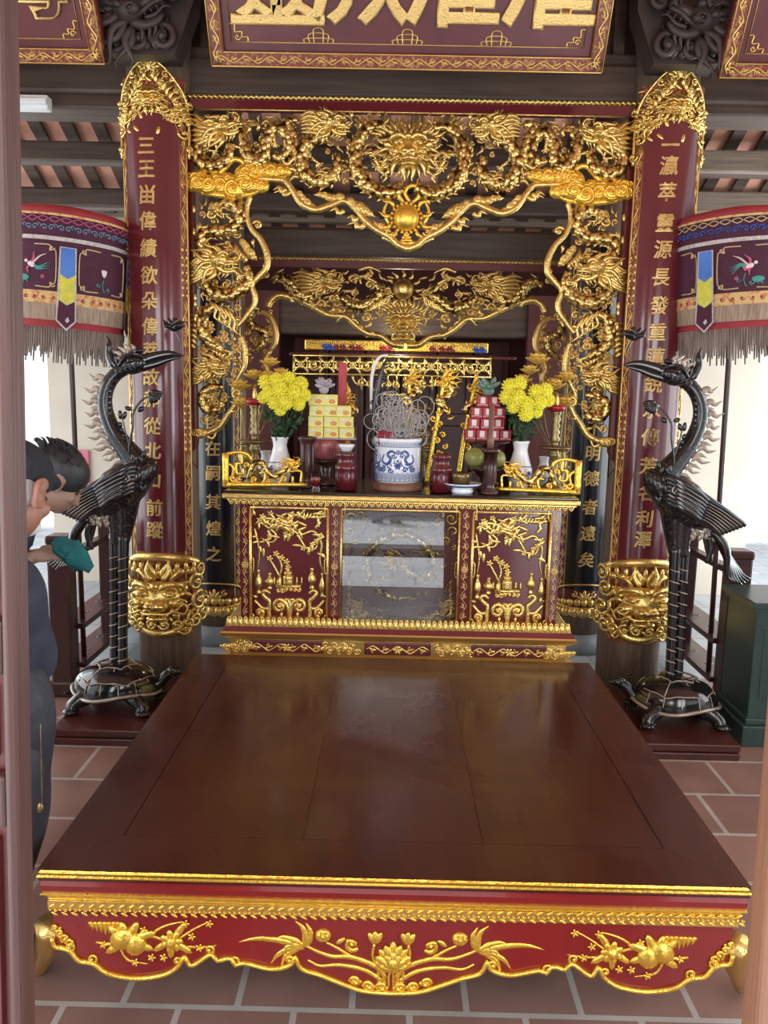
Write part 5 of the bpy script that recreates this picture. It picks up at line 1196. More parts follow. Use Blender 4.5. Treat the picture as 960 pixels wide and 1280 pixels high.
    b = MB(); b.tube([(cx_-sg*.17, cy_, .15), (cx_-sg*.215, cy_-.02, .13), (cx_-sg*.235, cy_-.05, .14)], [.018, .012, .003], 10, 8); b.build('turtle_tail', 'black', root)
    b = MB(); b.ball((cx_, cy_, .265), (.055, .05, .026), None, 16, 8); b.build('lotus_base', 'black', root)
    return root
crane(False, 'black lacquered crane statue on a turtle, left of the altar, facing right')
crane(True, 'black lacquered crane statue on a turtle, right of the altar, facing left')
def plinth(x0, x1, label):
    b = MB(); c, h = (x0+x1)/2, abs(x1-x0)/2; y0, y1 = 3.37, 4.02
    for z0, z1, d in ((0, .034, 0), (.034, .042, .012), (.042, .075, 0)): b.box(*span(c-h+d, c+h-d, y0+d, y1-d, z0, z1), None, .006)
    tag(b.build('plinth', 'plinth'), label, 'plinth')
plinth(-1.545, -.91, 'stepped brown wooden plinth under the left crane statue'); plinth(.91, 1.535, 'stepped brown wooden plinth under the right crane statue')
# ================================================================== PARASOL RACKS AND PARASOLS
def rack(s, label):
    x = s*1.715; root = thing('parasol_rack', label, 'rack', (x, 4.3, 0))
    b = MB(); b.box(*span(x-.055, x+.055, 3.92, 4.03, .06, .83), None, .012); b.box(*span(x-.06, x+.06, 3.915, 4.035, .80, .845), None, .012); b.build('post', 'rack', root)
    b = MB(); b.box(*span(x-.045, x+.045, 4.60, 4.68, .06, .80), None, .01); b.build('post', 'rack', root)
    b = MB(); b.box(*span(x-.05, x+.05, 5.22, 5.30, .06, .80), None, .01); b.build('post', 'rack', root)
    for z in (.155, .365):
        b = MB()
        b.box(*span(x-.075, x+.085, 4.02, 5.26, z-.03, z), None, .005)
        pk = b.build('holed_rail', 'rack', root)
        h = MB()
        for y in (4.24, 4.46, 4.86, 5.06): h.lathe([(.022, -.001), (.022, .0015), (.013, .0018), (.013, -.001)], (x+.005, y, z), 16)
        h.build('pole_hole', 'black', pk)
    b = MB(); b.box(*span(x-.025, x+.03, 4.02, 5.26, .70, .735), None, .006); b.build('top_rail', 'rack', root)
    for y in (3.975, 5.26):
        b = MB(); b.box(*span(x-.16, x+.16, y-.06, y+.06, 0, .085), None, .014); b.build('foot', 'rack', root)
    return root
rack(-1, 'dark wooden parasol rack with holed rails beside the left crane'); rack(1, 'dark wooden parasol rack with holed rails beside the right crane')
def parasol(px, s, label):
    Y = 4.12; c = at(px, 400, Y); x = s*1.675; R = .285; zc = lambda v: at(px, v, Y-R*.6).z; tl = radians(3.8)*s*-1; O = 29 if s < 0 else -60
    pole_top = V((c.x, Y, zc(262)))
    root = thing('ceremonial_parasol', label, 'parasol', (x, Y, .125))
    b = MB(); b.tube([(x, Y, .125), (c.x, Y, pole_top.z)], [.014, .014], 4, 12); b.ball((x, Y, .13), (.02, .02, .01)); b.build('pole', 'rack', root)
    zm = zc(335)
    def tilt(p):
        dx, dz = p.x-c.x, p.z-zm; return V((c.x+dx*cos(tl)+dz*sin(tl), p.y, zm-dx*sin(tl)+dz*cos(tl)))
    def band(v0, v1, m, name, r0=R, r1=R, n=64, wob=0., parent=root):
        b = MB(); b.grid([[V((c.x+(r0+(r1-r0)*t)*(1+wob*sin(9*a))*sin(a), Y-(r0+(r1-r0)*t)*(1+wob*sin(9*a))*cos(a), zc(v0)+(zc(v1)-zc(v0))*t)) for a in [2*pi*j/n for j in range(n)]] for t in (0, .5, 1)], False, True)
        return b.map(tilt).build(name, m, parent)
    b = MB(); b.lathe([(.02, zc(250)), (R*.6, zc(256)), (R*.97, zc(262)), (R+.012, zc(273)), (R-.01, zc(274)), (.02, zc(268))], (c.x, Y, 0), 48); b.map(tilt).build('top_cloth', 'cloth_red', root)
    band(272, 275, 'trim_gold', 'gold_piping', R+.014, R+.013)
    v = band(275, 370, 'cloth_maroon', 'valance', R+.002, R+.004, wob=.004)
    band(300, 305, 'sil_white', 'silver_braid', R+.008, R+.009)
    band(367, 382, 'trim_gold', 'brocade_band', R+.009, R+.010)
    band(382, 402, 'fringe', 'fringe', R+.008, R+.004)
    band(398, 412, 'cloth_red', 'inner_cloth', R-.006, R-.004)
    # hanging lower fringe as strands
    b = MB(); rn = random.Random(8); n = 150
    for j in range(n):
        a = 2*pi*j/n; L = rn.choice((34, 38, 30, 44, 24)); q = lambda r, v_: V((c.x+r*sin(a), Y-r*cos(a), zc(v_)))
        b.tube([q(R-.006, 410), q(R-.008, 410+L*.5), q(R-.006+.006*rn.random(), 410+L)], [.0062, .0058, .004], 3, 4)
    b.map(tilt).build('fringe', 'fringe_grey', root)
    # embroidery on the valance
    fn = lambda u, v_, w=0.: tilt(V((c.x+(R+.006+w)*sin(u/R), Y-(R+.006+w)*cos(u/R), zc(v_))))
    k = (Y-.25)/F
    def emb(f, m, name='embroidery'):
        b = MB(); f(Pen(b, lambda u, v_, w=0.: fn(u*k, v_, w*k), k)); b.build(name, m, v)
    A_ = [(-260+26*i) for i in range(21)]
    emb(lambda P: [P.tube([(u-6, 279), (u, 275.6+.5), (u+6, 279), (u, 282.5), (u-6, 279)], .7, 8, 4) for u in [-260+13*i for i in range(41)]], 'emb_pink' if s < 0 else 'emb_gold')
    emb(lambda P: [(P.curl(u-4, 290, 4.2, 180, 1.2, .16, 1), P.curl(u+4, 290, 4.2, 0, 1.2, .16, -1), P.tube([(u-8, 288), (u-11, 285), (u-13, 288)], .7, 5, 4)) for u in [-260+19*i for i in range(28)]], 'emb_blue' if s < 0 else 'emb_blue2')
    emb(lambda P: [P.curl(-250+11*i, 374.5, 3, 0 if i % 2 else 180, 1, .25, 1 if i % 2 else -1, .4) for i in range(46)], 'cloth_red')
    def fret(P):
        for u0 in (O+46.5, O-46.5, O+139.5, O-139.5):
            for q_ in (-1, 1):
                f_ = lambda u: u0+q_*u
                P.tube([(f_(8), 311), (f_(26), 311), (f_(26), 318), (f_(33), 318), (f_(33), 356), (f_(27), 356), (f_(27), 362), (f_(10), 362)], .8, 40, 4)
                P.curl(f_(29), 314, 3, 0, 1, .25); P.curl(f_(30), 359, 3, 0, 1, .25)
    emb(fret, 'emb_gold')
    def lotus(P):
        for u0 in (O+44, O+137, O-139):
            for i in range(5): P.petal(u0, 342, 10, 3.5, 250+10*i+0, .3, .4)
    emb(lotus, 'emb_white' if s < 0 else 'emb_pink')
    emb(lambda P: [P.tube([(u0, 344), (u0-2, 352), (u0+1, 361)], .6, 6, 4) or P.curl(u0-8, 352, 3, 0, 1, .2) or P.curl(u0+6, 356, 3, 0, 1, .2) for u0 in (O+44, O+137, O-139)], 'emb_teal')
    def bird(P, col, us):
        for u0 in us:
            f = 1 if s < 0 else -1
            if col == 0: P.ball(u0, 336, 5.5, 3.4, 1, 0, 20*f); P.ball(u0-7*f, 332, 2.4, 2.2, 1); P.tube([(u0+2*f, 334), (u0+10*f, 326), (u0+18*f, 322)], [1.4, 1.2, .3], 8, 4)
            if col == 1: [P.flame(u0+3*f, 336, (20-12*i) if f > 0 else 160+12*i, 20, 1.2, .3) for i in range(3)]; P.ball(u0-10*f, 352, 8, 4, 1); [P.tube([(u0-10*f, 352), (u0-10*f+6*i, 358)], .7, 3, 4) for i in (-1, 0, 1)]
            if col == 2: P.flame(u0, 333, -70 if f > 0 else -110, 14, 1.6, .3); P.flame(u0-2*f, 338, 110, 10, 1.4, .3); P.flower(u0+14*f, 350, 3, 5)
    for u_ in (O-42, O+228) if s < 0 else (O+48, O-138, O+230):
        for c_, m_ in enumerate(('emb_white', 'emb_teal', 'emb_pink')): emb(lambda P: bird(P, c_, (u_,)), m_)
    # streamers
    for u0 in (O, O+93, O-93, O+186, O-186):
        def flat(pts, w, dz=0.): b = MB(); vs = [fn((u0+p[0])*k, p[1], w) for p in pts]; b.add(vs, [list(range(len(pts)))]); return b
        a0 = flat([(-9, 312), (9, 312), (10.5, 402), (0, 414), (-11.5, 402)], .012); so = a0.build('streamer', 'sil_white', root)
        flat([(-7.4, 313), (7.4, 313), (8, 345), (0, 350), (-7.8, 345)], .0135).build('blue_section', 'rib_blue', so)
        flat([(-7.8, 346), (0, 351), (8, 346), (8.4, 376), (0, 382), (-8.6, 376)], .0135).build('yellow_section', 'rib_yellow', so)
        flat([(-8.6, 377), (0, 383), (8.4, 377), (9, 401), (0, 411), (-10, 401)], .0135).build('maroon_section', 'cloth_maroon', so)
    return root
parasol(86, -1, 'maroon fringed ceremonial parasol with embroidered valance on the left'); parasol(912, 1, 'maroon fringed ceremonial parasol with embroidered valance on the right')
# ================================================================== RIGHT GREEN PEDESTAL, LAMP, WALL BOARD
g0 = at(946, 754, 3.52); gx = g0.x
gr = thing('display_pedestal', 'dark green wooden pedestal with moulded top at the right edge', 'pedestal', (gx+.3, 3.75, 0))
def gl_(z0, z1, d, mb): mb.box(*span(gx+.02-d, gx+.75, 3.55-d, 3.86+d, z0, z1), None, .006)
zt_g = onz(940, 752, g0.z).z
b = MB(); gl_(.12, zt_g-.05, .0, b); b.box(*span(gx+.06, gx+.6, 3.545, 3.56, .22, zt_g-.12), None, .005); b.build('body', 'green_box', gr)
b = MB(); gl_(zt_g-.05, zt_g-.03, .015, b); gl_(zt_g-.03, zt_g, .03, b); b.build('top', 'green_box', gr)
b = MB(); gl_(0, .1, .03, b); gl_(.1, .13, .012, b); b.build('base', 'green_box', gr)
b = MB(); b.box(*span(gx+.10, gx+.17, 3.541, 3.546, zt_g-.115, zt_g-.085)); b.build('name_plate', 'lamp_white', gr)
l0, l1 = at(28, 128, 4.05), at(59, 128, 4.05)
lm = thing('fluorescent_lamp', 'white fluorescent lamp fixture under the left beam', 'lamp', ((l0.x+l1.x)/2-.4, 4.1, l1.z))
b = MB(); b.box(*span(l1.x-1.2, l1.x, 4.05, 4.11, l1.z-.028, l1.z+.035), None, .006); b.build('housing', 'lamp_white', lm)
b = MB(); b.box(*span(l1.x-1.2, l1.x+.004, 4.02, 4.06, l1.z-.012, l1.z+.012), None, .005); b.build('tube_cover', 'lamp_white', lm)
b = MB(); b.box(*span(l1.x-.6, l1.x-.5, 4.07, 4.19, l1.z+.03, l1.z+.07)); b.build('bracket', 'lamp_white', lm)
w0, w1 = at(80, 562, 6.38), at(113, 636, 6.38); b = MB(); b.box(*span(w0.x-.06, w1.x, 6.375, 6.398, w1.z, w0.z), None, .004)
nb_ = tag(b.build('notice_board', 'pink_board'), 'pink notice board on the cream wall behind the left crane', 'board')
# ================================================================== ON THE ALTAR
KY = lambda Y: (at(480, 560, Y)-CAM).dot(fwd)/F
def X(px, Y=3.7, py=580): return at(px, py, Y).x
AZt = AZ+.0005
def put(name, mb, m, label, cat, group=None): return tag(mb.build(name, m), label, cat, group)
def aroot(name, px, Y, label, cat, group=None, z=AZt): return thing(name, label, cat, (X(px, Y), Y, z), group)
def turned(prof, px, Y, vb, k=None, n=28, z=AZt):
    # prof: (radius px, v px) bottom at vb
    k = KY(Y); b = MB(); b.lathe([(r*k, (vb-v)*k) for r, v in prof], (X(px, Y), Y, z), n); return b
# gilt dragon end brackets
def bracket_relief(P):
    P.tube([(282, 609), (282, 588), (282, 567)], [4.6, 4.6, 4.6], 4, 6, .8); P.tube([(280, 606.5), (330, 606.5), (384, 606.5)], [3.8, 3.8, 2.6], 6, 6, .9)
    P.tube([(284, 568), (300, 566), (311, 570), (315, 577)], [2.4, 2.6, 2.6, 2], 12, 7)
    P.tube([(302, 568), (302, 580), (296, 580), (296, 592), (304, 592), (304, 586)], [1.9]*5+[1.2], 40, 6)
    P.tube([(286, 580), (292, 586), (290, 597)], [2, 2, 1.6], 8, 6); P.curl(291, 598, 5, 0, 1.2, .3, 1)
    P.body([(358, 583), (350, 592), (341, 596), (333, 588), (327, 579), (318, 580), (313, 590), (310, 600)], [3.8, 4.2, 4.2, 4.2, 4, 3.6, 3, 2], -1)
    P.dragon_head(366, 580, 19, 12, 1, 2, 6, -1)
    for u in (324, 345): P.tube([(u, 592), (u+7, 592), (u+7, 600), (u+4, 604)], [1.8, 1.8, 1.8, 1.6], 20, 6)
    P.tube([(362, 590), (376, 590), (376, 604)], [1.7, 1.7, 1.7], 14, 6); P.tube([(366, 596), (366, 604)], [1.7, 1.7], 3, 6)
    for u, v, r in ((298, 600, 4), (318, 600, 4), (336, 602, 3), (355, 600, 4), (309, 582, 4)): P.curl(u, v, r, 40*u, 1.2, .3)
def bracket_thing(s, label):
    Y = 3.6; mir = None if s < 0 else 0.; b = MB(); P = px_pen(b, Y, mir); bracket_relief(P); zmin = min(p.z for p in b.v)
    b.map(lambda p: p+V((0, 0, AZt-zmin))); put('dragon_bracket', b, 'gold_leaf', label, 'altar ornament')
bracket_thing(-1, 'gilt openwork dragon bracket standing at the left end of the altar'); bracket_thing(1, 'gilt openwork dragon bracket standing at the right end of the altar')
# incense urn
Y = 3.66; k = KY(Y); ux = X(497, Y); ur = aroot('incense_urn', 497, Y, 'blue and white porcelain incense urn at the middle of the altar', 'urn')
b = MB(); b.lathe([(30*k, 0), (30.5*k, 2*k), (30.5*k, 7*k), (28*k, 10*k), (24*k, 10.5*k)], (ux, Y, AZt), 40); b.build('foot_ring', 'urn_foot', ur)
b = MB(); b.lathe([(25*k, 10*k), (28.5*k, 12*k), (28.7*k, 30*k), (28.7*k, 60*k), (29.7*k, 62*k), (29.7*k, 65*k), (27*k, 65*k), (26*k, 56*k), (2*k, 55*k)], (ux, Y, AZt), 48); b.build('bowl', 'ceramic', ur)
b = MB(); R = 28.9*k; fn = lambda u, v, w=0.: V((ux+(R+w*k)*sin(u*k/R), Y-(R+w*k)*cos(u*k/R), AZt+v*k)); P = Pen(b, fn, k); rn = random.Random(4)
for j in range(90): # key band, waves
    a = 2*pi*j/90; c = a*R/k
    P.tube([(c, 56), (c, 60)], .35, 2, 4); 
    if j % 3 == 0: [P.tube([(c-3, 14+2.2*i), (c, 17+2.2*i), (c+3, 14+2.2*i)], .35, 6, 4) for i in range(4)]
for v in (55, 61, 13): P.tube([(R/k*2*pi*j/40, v) for j in range(41)], .45, 60, 4)
for c0 in (0, 90*R/k*pi/90*1.0, -R/k*pi/2*.98):
    for sx in (-1, 1):
        q = lambda u: c0+sx*u
        P.tube([(q(3), 47), (q(8), 50), (q(13), 46), (q(9), 40), (q(14), 34), (q(20), 38), (q(18), 46)], [1.2, 1.8, 2, 2, 2, 1.8, 1], 34, 6, .15)
        P.curl(q(5), 44, 3.4, 0, 1.3, .2, sx); P.curl(q(20), 28, 4.4, 90, 1.4, .22, sx); P.curl(q(9), 27, 3.6, 0, 1.3, .22, sx)
        for i in range(6): P.flame(q(4+3*i), 34-2*(i % 3), 90+30*i, 6, .9, .3)
    P.curl(c0, 48, 3.2, 0, 1.5, .2); P.flower(c0, 32, 5, 6); P.ball(c0, 38, 1.6, 1.6, .5)
b.map(lambda p: V((ux, Y, p.z))+(V((p.x, p.y, p.z))-V((ux, Y, p.z)))*(1 if True else 1))
b.build('painted_dragons', 'blue', ur)
b = MB(); rn = random.Random(11)
for i in range(110):
    a = rn.random()*2*pi; r = 22*k*sqrt(rn.random()); x0, y0 = ux+r*cos(a), Y+r*sin(a); z0 = AZt+55*k; h = (14+38*rn.random())*k; lean = (rn.random()-.5)*16*k; cr_ = (5+6*rn.random())*k; t0 = rn.random()*6.28; tn = rn.choice((-1, 1))*(4+4.5*rn.random())
    pts = [(x0, y0, z0), (x0+lean*.5, y0, z0+h*.6), (x0+lean, y0, z0+h)]
    for j in range(1, 9): t = j/8; pts.append((x0+lean+cr_*(cos(t0+tn*t)-cos(t0)), y0+cr_*.35*(sin(t0+tn*t)-sin(t0)), z0+h-cr_*.8*t*t+cr_*(sin(t0+tn*t)-sin(t0))))
    b.tube(pts, [.0014, .0015, .0017, .0018, .0014], 26, 4)
o = put('incense_curls', b, 'ash', 'grey curled burnt incense sticks bunched in the blue and white urn', 'incense'); o['kind'] = 'stuff'
for i, (px, h) in enumerate(((477, 16), (489, 14))):
    b = MB(); x_ = X(px, Y-.07)
    for j in range(9): b.tube([(x_+(j-4)*.0035, Y-.062+.003*(j % 3), AZt+56*k), (x_+(j-4)*.0045, Y-.066+.003*(j % 3), AZt+(66+h*.5)*k)], .0024, 3, 5)
    put('incense_stub', b, 'red_stick', ('left' if i == 0 else 'right')+' small bundle of red incense stubs at the front of the urn', 'incense', 'incense stubs in the urn')
# red jars
def jar(px, label, bowl=False):
    Y = 3.6; b = turned([(10, 610), (14, 609), (14, 590), (13.2, 585), (14, 584), (14, 579), (11.5, 577), (10.5, 570), (12.6, 567), (12.8, 563), (10, 562), (9, 565)], px, Y, 610); put('lidded_jar', b, 'maroon_pot', label, 'jar')
jar(433, 'maroon turned jar left of the urn, with a white cup on it'); jar(552, 'maroon turned jar right of the urn, without a cup on it')
b = turned([(5, 562), (6, 561.5), (9.5, 556), (10.8, 553), (9.6, 553), (5, 559.5)], 433, 3.6, 562, z=AZt+48.5*KY(3.6)); put('cup', b, 'ceramic', 'small white porcelain cup on top of the left maroon jar', 'cup')
b = turned([(5, 608), (5.5, 607), (3.6, 604), (6, 600), (7.6, 594), (6.6, 586), (6.0, 586), (6.8, 594), (4, 602), (.5, 603)], 395, 3.555, 608, n=20); gl0 = aroot('drinking_glass', 395, 3.555, 'small glass of red drink at the front left of the altar', 'glass'); b.build('glass', 'glass', gl0)
b = turned([(3.8, 602.5), (6.4, 594.5), (6.3, 593), (.3, 593)], 395, 3.555, 608, n=20); b.build('red_drink', 'red_glow', gl0)
# candle holders of dark turned wood
def holder(px, v0, Y, label):
    b = turned([(11, 610), (11, 607), (7, 604), (6, 598), (8, 594), (8.6, 575), (8.6, 556), (9.6, v0+6), (12, v0+3), (12, v0), (8.8, v0), (8, v0+8)], px, Y, 610); put('candle_holder', b, 'brown_pot', label, 'candle holder')
holder(384, 546, 3.66, 'dark turned wooden candle holder beside the yellow box tower'); holder(613, 553, 3.565, 'dark turned wooden candle holder in front of the red box tower')
b = turned([(4.2, 553), (4.2, 540), (3.2, 538), (3.2, 498), (.6, 496)], 612, 3.565, 610); put('candle', b, 'urn_foot', 'brown unlit candle in the holder before the red boxes', 'candle')
# brass candlesticks
def stick(px, Y, label):
    r = aroot('candlestick', px, Y, label, 'candlestick')
    turned([(14, 610), (14, 606), (7, 600), (3.5, 590), (6, 580), (3.5, 574), (7, 568), (7, 564), (4, 560), (20, 558), (21, 556), (19, 556), (4, 556.5), (4.5, 550), (7, 546), (4, 542), (6, 538), (4, 534), (6.2, 530), (4, 526), (6.5, 522), (5, 518), (7, 514), (7, 512)], px, Y, 610, n=26).build('stem', 'brass', r)
    turned([(7, 512), (10.5, 511), (11, 505), (10, 504.5), (8, 510)], px, Y, 610).build('red_cup', 'red_glow', r)
    turned([(1.4, 511), (2, 508), (3, 500), (2, 494), (.3, 488)], px, Y, 610, n=12).build('flame_finial', 'gold', r)
stick(319, 3.78, 'tall brass candlestick with a red cup, left side of the altar'); stick(692, 3.78, 'tall brass candlestick with a red cup, right side of the altar')
# small blue and white pots and flower vases
def vase(px, Y, label, vb=606, sc=1., name='flower_vase'):
    r = aroot(name, px, Y, label, 'vase'); f = lambda v: vb-(606-v)*sc
    turned([(9*sc, f(606)), (10*sc, f(604)), (15*sc, f(590)), (15.5*sc, f(580)), (11*sc, f(566)), (8.5*sc, f(556)), (10*sc, f(548)), (11.5*sc, f(545)), (10*sc, f(545)), (8*sc, f(556)), (2*sc, f(560))], px, Y, vb).build('body', 'ceramic', r)
    k = KY(Y); xx = X(px, Y); b = MB(); P = Pen(b, lambda u, v, w=0.: V((xx+(15.8*sc*k+w*k)*sin(u/15.9/sc), Y-(15.8*sc*k+w*k)*cos(u/15.9/sc), AZt+v*k)), k)
    for i in range(5): P.curl(-18*sc+9*sc*i, (19+3*(i % 2))*sc, 3.5*sc, 70*i, 1.3, .22, 1, .6); P.flame(-16*sc+9*sc*i, 14*sc, 60+20*i, 6*sc, .9*sc, .3, .6)
    P.tube([(-20*sc, 29*sc, -.6), (-8*sc, 30*sc, -.6), (8*sc, 30*sc, -.6), (20*sc, 29*sc, -.6)], .6*sc, 20, 4)
    b.build('blue_pattern', 'blue', r); return xx
def bouquet(px, Y, heads, cx, label):
    k = KY(Y); xx = X(px, Y); r = thing('chrysanthemum_bouquet', label, 'flowers', (xx, Y, AZt+50*k)); rn = random.Random(int(px))
    P0 = lambda u, v, w: V((at(u, v, Y).x, Y-w*k, at(u, v, Y).z))
    st = MB(); lf = MB()
    for i, (u, v, w, rad) in enumerate(heads):
        c = P0(u, v, w); st.tube([(xx+(i % 3-1)*.008, Y+.004*(i % 2), AZt+50*k), ((xx*.6+c.x*.4), Y-w*k*.3, AZt+78*k), tuple(c)], .0022, 8, 5)
        b = MB()
        b.ball(c, rad*k*.62, None, 8, 6)
        for j in range(44):
            z = 1-1.55*(j+.5)/44; a = 2.4*j; d = V((sqrt(max(0, 1-z*z))*cos(a), -z*.75-.1, sqrt(max(0, 1-z*z))*sin(a)+.25*z)).normalized()
            s_ = d.orthogonal().normalized(); b.ball(c+d*rad*k*.66, (rad*k*.42, rad*k*.17, rad*k*.12), (d, s_, d.cross(s_)), 6, 4)
        b.build('blossom', 'petal', r)
    for i in range(62):
        u = cx+(rn.random()-.5)*54; v = 505+44*rn.random(); w = 14*(rn.random()-.4); sp = (555-v)/50; u = px+(u-px)*min(1, .25+sp)
        c = P0(u, v, w); d = V((rn.random()-.5, rn.random()-.6, .8*rn.random()-.2)).normalized(); s_ = d.orthogonal().normalized(); lf.ball(c, (.024, .011, .003), (d, s_, d.cross(s_)), 8, 5)
    st.build('stems', 'leaf', r); lo = lf.build('foliage', 'leaf', r); lo['kind'] = 'stuff'
vase(350, 3.72, 'blue and white porcelain vase holding the left yellow chrysanthemums'); vase(650, 3.76, 'blue and white porcelain vase holding the right yellow chrysanthemums')
hl = [(333, 478, 4, 10), (347, 476, 8, 10), (361, 474, 4, 10), (376, 480, 4, 10), (338, 492, 12, 10), (352, 488, 14, 11), (368, 490, 13, 10), (381, 494, 6, 9), (345, 503, 14, 9), (359, 503, 16, 10), (330, 497, 5, 8), (374, 505, 10, 9), (352, 512, 12, 8)]
bouquet(350, 3.72, hl, 355, 'bunch of yellow chrysanthemums in the left porcelain vase')
hr = [(636, 483, 6, 10), (648, 480, 6, 10), (632, 496, 10, 10), (645, 497, 14, 11), (656, 505, 14, 10), (668, 490, 8, 10), (680, 488, 6, 10), (672, 503, 12, 10), (684, 500, 6, 9), (655, 517, 14, 10), (640, 508, 12, 9), (669, 515, 9, 8)]
bouquet(650, 3.76, hr, 658, 'bunch of yellow chrysanthemums in the right porcelain vase')
vase(332, 3.9, 'small blue and white pot behind the left candlestick', 608, .62, 'small_pot'); vase(680, 3.9, 'small blue and white pot behind the right candlestick', 608, .62, 'small_pot')
# amber lotus sprays
def spray(px, Y, heads, label):
    k = KY(Y); xx = X(px, Y); r = thing('lotus_spray', label, 'flowers', (xx, Y, AZt))
    b = MB(); b.lathe([(.04, 0), (.045, .01), (.03, .03), (.045, .08), (.05, .12), (.035, .16), (.042, .17)], (xx, Y, AZt), 20); b.build('pot', 'brass', r)
    for i, (u, v, w, rad) in enumerate(heads):
        c = at(u, v, Y); c.y = Y-w*k; b = MB(); b.tube([(xx, Y, AZt+.15), ((xx+c.x)/2, Y-w*k*.4, AZt+.26), tuple(c-V((0, 0, rad*k*.4)))], .003, 8, 5); so = b.build('stem', 'brass', r)
        b = MB()
        for ring, (n, tl, L) in enumerate(((5, 75, .9), (8, 52, 1.), (10, 28, 1.05))):
            for j in range(n):
                a = 2*pi*(j+.5*ring)/n; t = radians(tl); d = V((cos(a)*cos(t), sin(a)*cos(t), sin(t))); s_ = V((-sin(a), cos(a), 0)); b.ball(c+d*rad*k*.5*L-V((0, 0, rad*k*.45)), (rad*k*.58*L, rad*k*.30, rad*k*.09), (d, s_, d.cross(s_)), 8, 5)
        b.build('blossom', 'gold_petal', so)
spray(308, 3.98, [(300, 481, 0, 15), (318, 468, 3, 14), (336, 470, 2, 15), (352, 466, 4, 14), (303, 503, 4, 15), (338, 452, 0, 13)], 'spray of amber lotus blossoms at the left end of the altar')
spray(698, 3.98, [(652, 474, 2, 14), (672, 448, 2, 16), (692, 480, 3, 16), (708, 470, 0, 14), (662, 462, 3, 13), (704, 502, 4, 15)], 'spray of amber lotus blossoms at the right end of the altar')
# yellow box tower on a pedestal dish
def dish_stand(px, Y, vt, rad, label):
    b = turned([(16, 610), (16, 607), (7, 603), (5, 596), (7, 590), (5, vt+8), (rad*.7, vt+3), (rad, vt+1), (rad, vt-1), (rad*.9, vt)], px, Y, 610); put('pedestal_dish', b, 'brown_pot', label, 'dish'); return AZt+(611-vt)*KY(Y)
Y = 3.80; k = KY(Y); zt0 = dish_stand(407, Y, 579, 22, 'dark wooden pedestal dish under the yellow box tower')
b = MB(); xx = X(407, Y); b.lathe([(15*k, 0), (19*k, 2*k), (19.5*k, 20*k), (18*k, 24*k), (4*k, 24.5*k)], (xx, Y, zt0), 24, True)
for i in range(40): a = 2*pi*i/40; b.tube([(xx+19*k*cos(a), Y+19*k*sin(a), zt0+2*k), (xx+20*k*cos(a), Y+20*k*sin(a), zt0+12*k), (xx+17*k*cos(a), Y+17*k*sin(a), zt0+24*k)], .0022, 6, 4)
put('wrapped_offering', b, 'pink_wrap', 'round pink offering in clear wrap under the yellow boxes', 'offering')
zb = zt0+25*k
b = MB(); b.box((X(413, Y), Y, zb+.003), (64*k, .10, .006), None, .002); put('tray', b, 'tulle_grey', 'thin tray carrying the tower of yellow boxes', 'tray'); zb += .0065
BOXW, BOXH = 18.4*k, 13.2*k
bm_ = MB(); bm_.box((0, 0, BOXH/2), (BOXW, .06, BOXH), None, .002)
rows = [(395, 414, 433), (395, 414, 432), (396, 413, 429), (395, 412)]
proto = None; pos = ['left', 'middle', 'right']; rws = ['bottom', 'second', 'third', 'top']
def carton(px, Y, z, i, label):
    r = thing('cake_box', label, 'box', (X(px, Y), Y, z), 'yellow boxes of the left tower')
    b = MB(); x_ = X(px, Y); b.box((x_, Y, z+BOXH/2), (BOXW, .06, BOXH), None, .002); b.build('carton', 'box_yellow', r)
    b = MB(); b.box((x_-BOXW*.18, Y-.0305, z+BOXH*.62), (BOXW*.5, .001, BOXH*.42)); b.build('pale_label', 'box_white', r)
    b = MB(); b.ball((x_+BOXW*.16, Y-.0305, z+BOXH*.36), (BOXW*.22, .001, BOXH*.22), None, 10, 6); b.build('orange_picture', 'orange', r)
for ri, row in enumerate(rows):
    for ci, px in enumerate(row):
        w_ = pos[ci] if len(row) == 3 else ('left', 'right')[ci]
        carton(px, Y+(.004 if ci % 2 else -.004), zb+ri*(BOXH+.0006), ci, f'{w_} yellow cake box in the {rws[ri]} row of the tower')
zt1 = zb+4*(BOXH+.0006)
def bow(x_, Y, z, r, m, label):
    b = MB(); rn = random.Random(int(abs(x_)*1000))
    for i in range(16):
        a = 2*pi*i/16; t = .25+.9*rn.random(); d = V((cos(a)*cos(t), sin(a)*cos(t), sin(t))); s_ = V((-sin(a), cos(a), 0)); b.ball(V((x_, Y, z+r*.55))+d*r*.55, (r*.55, r*.26, r*.17), (d, s_, d.cross(s_)), 8, 6)
    b.ball((x_, Y, z+r*.45), r*.45, None, 10, 8); put('bow', b, m, label, 'bow')
bow(X(404, Y), Y, zt1, .052, 'tulle_grey', 'grey tulle bow on top of the yellow box tower')
b = MB(); rt_ = Matrix.Rotation(radians(-8), 3, 'Y'); b.box((X(427, 3.9), 3.9, AZt+.29), (10*k, .03, .58), None, .003); put('tall_box', b, 'box_red', 'tall narrow red box standing behind the yellow tower', 'box')
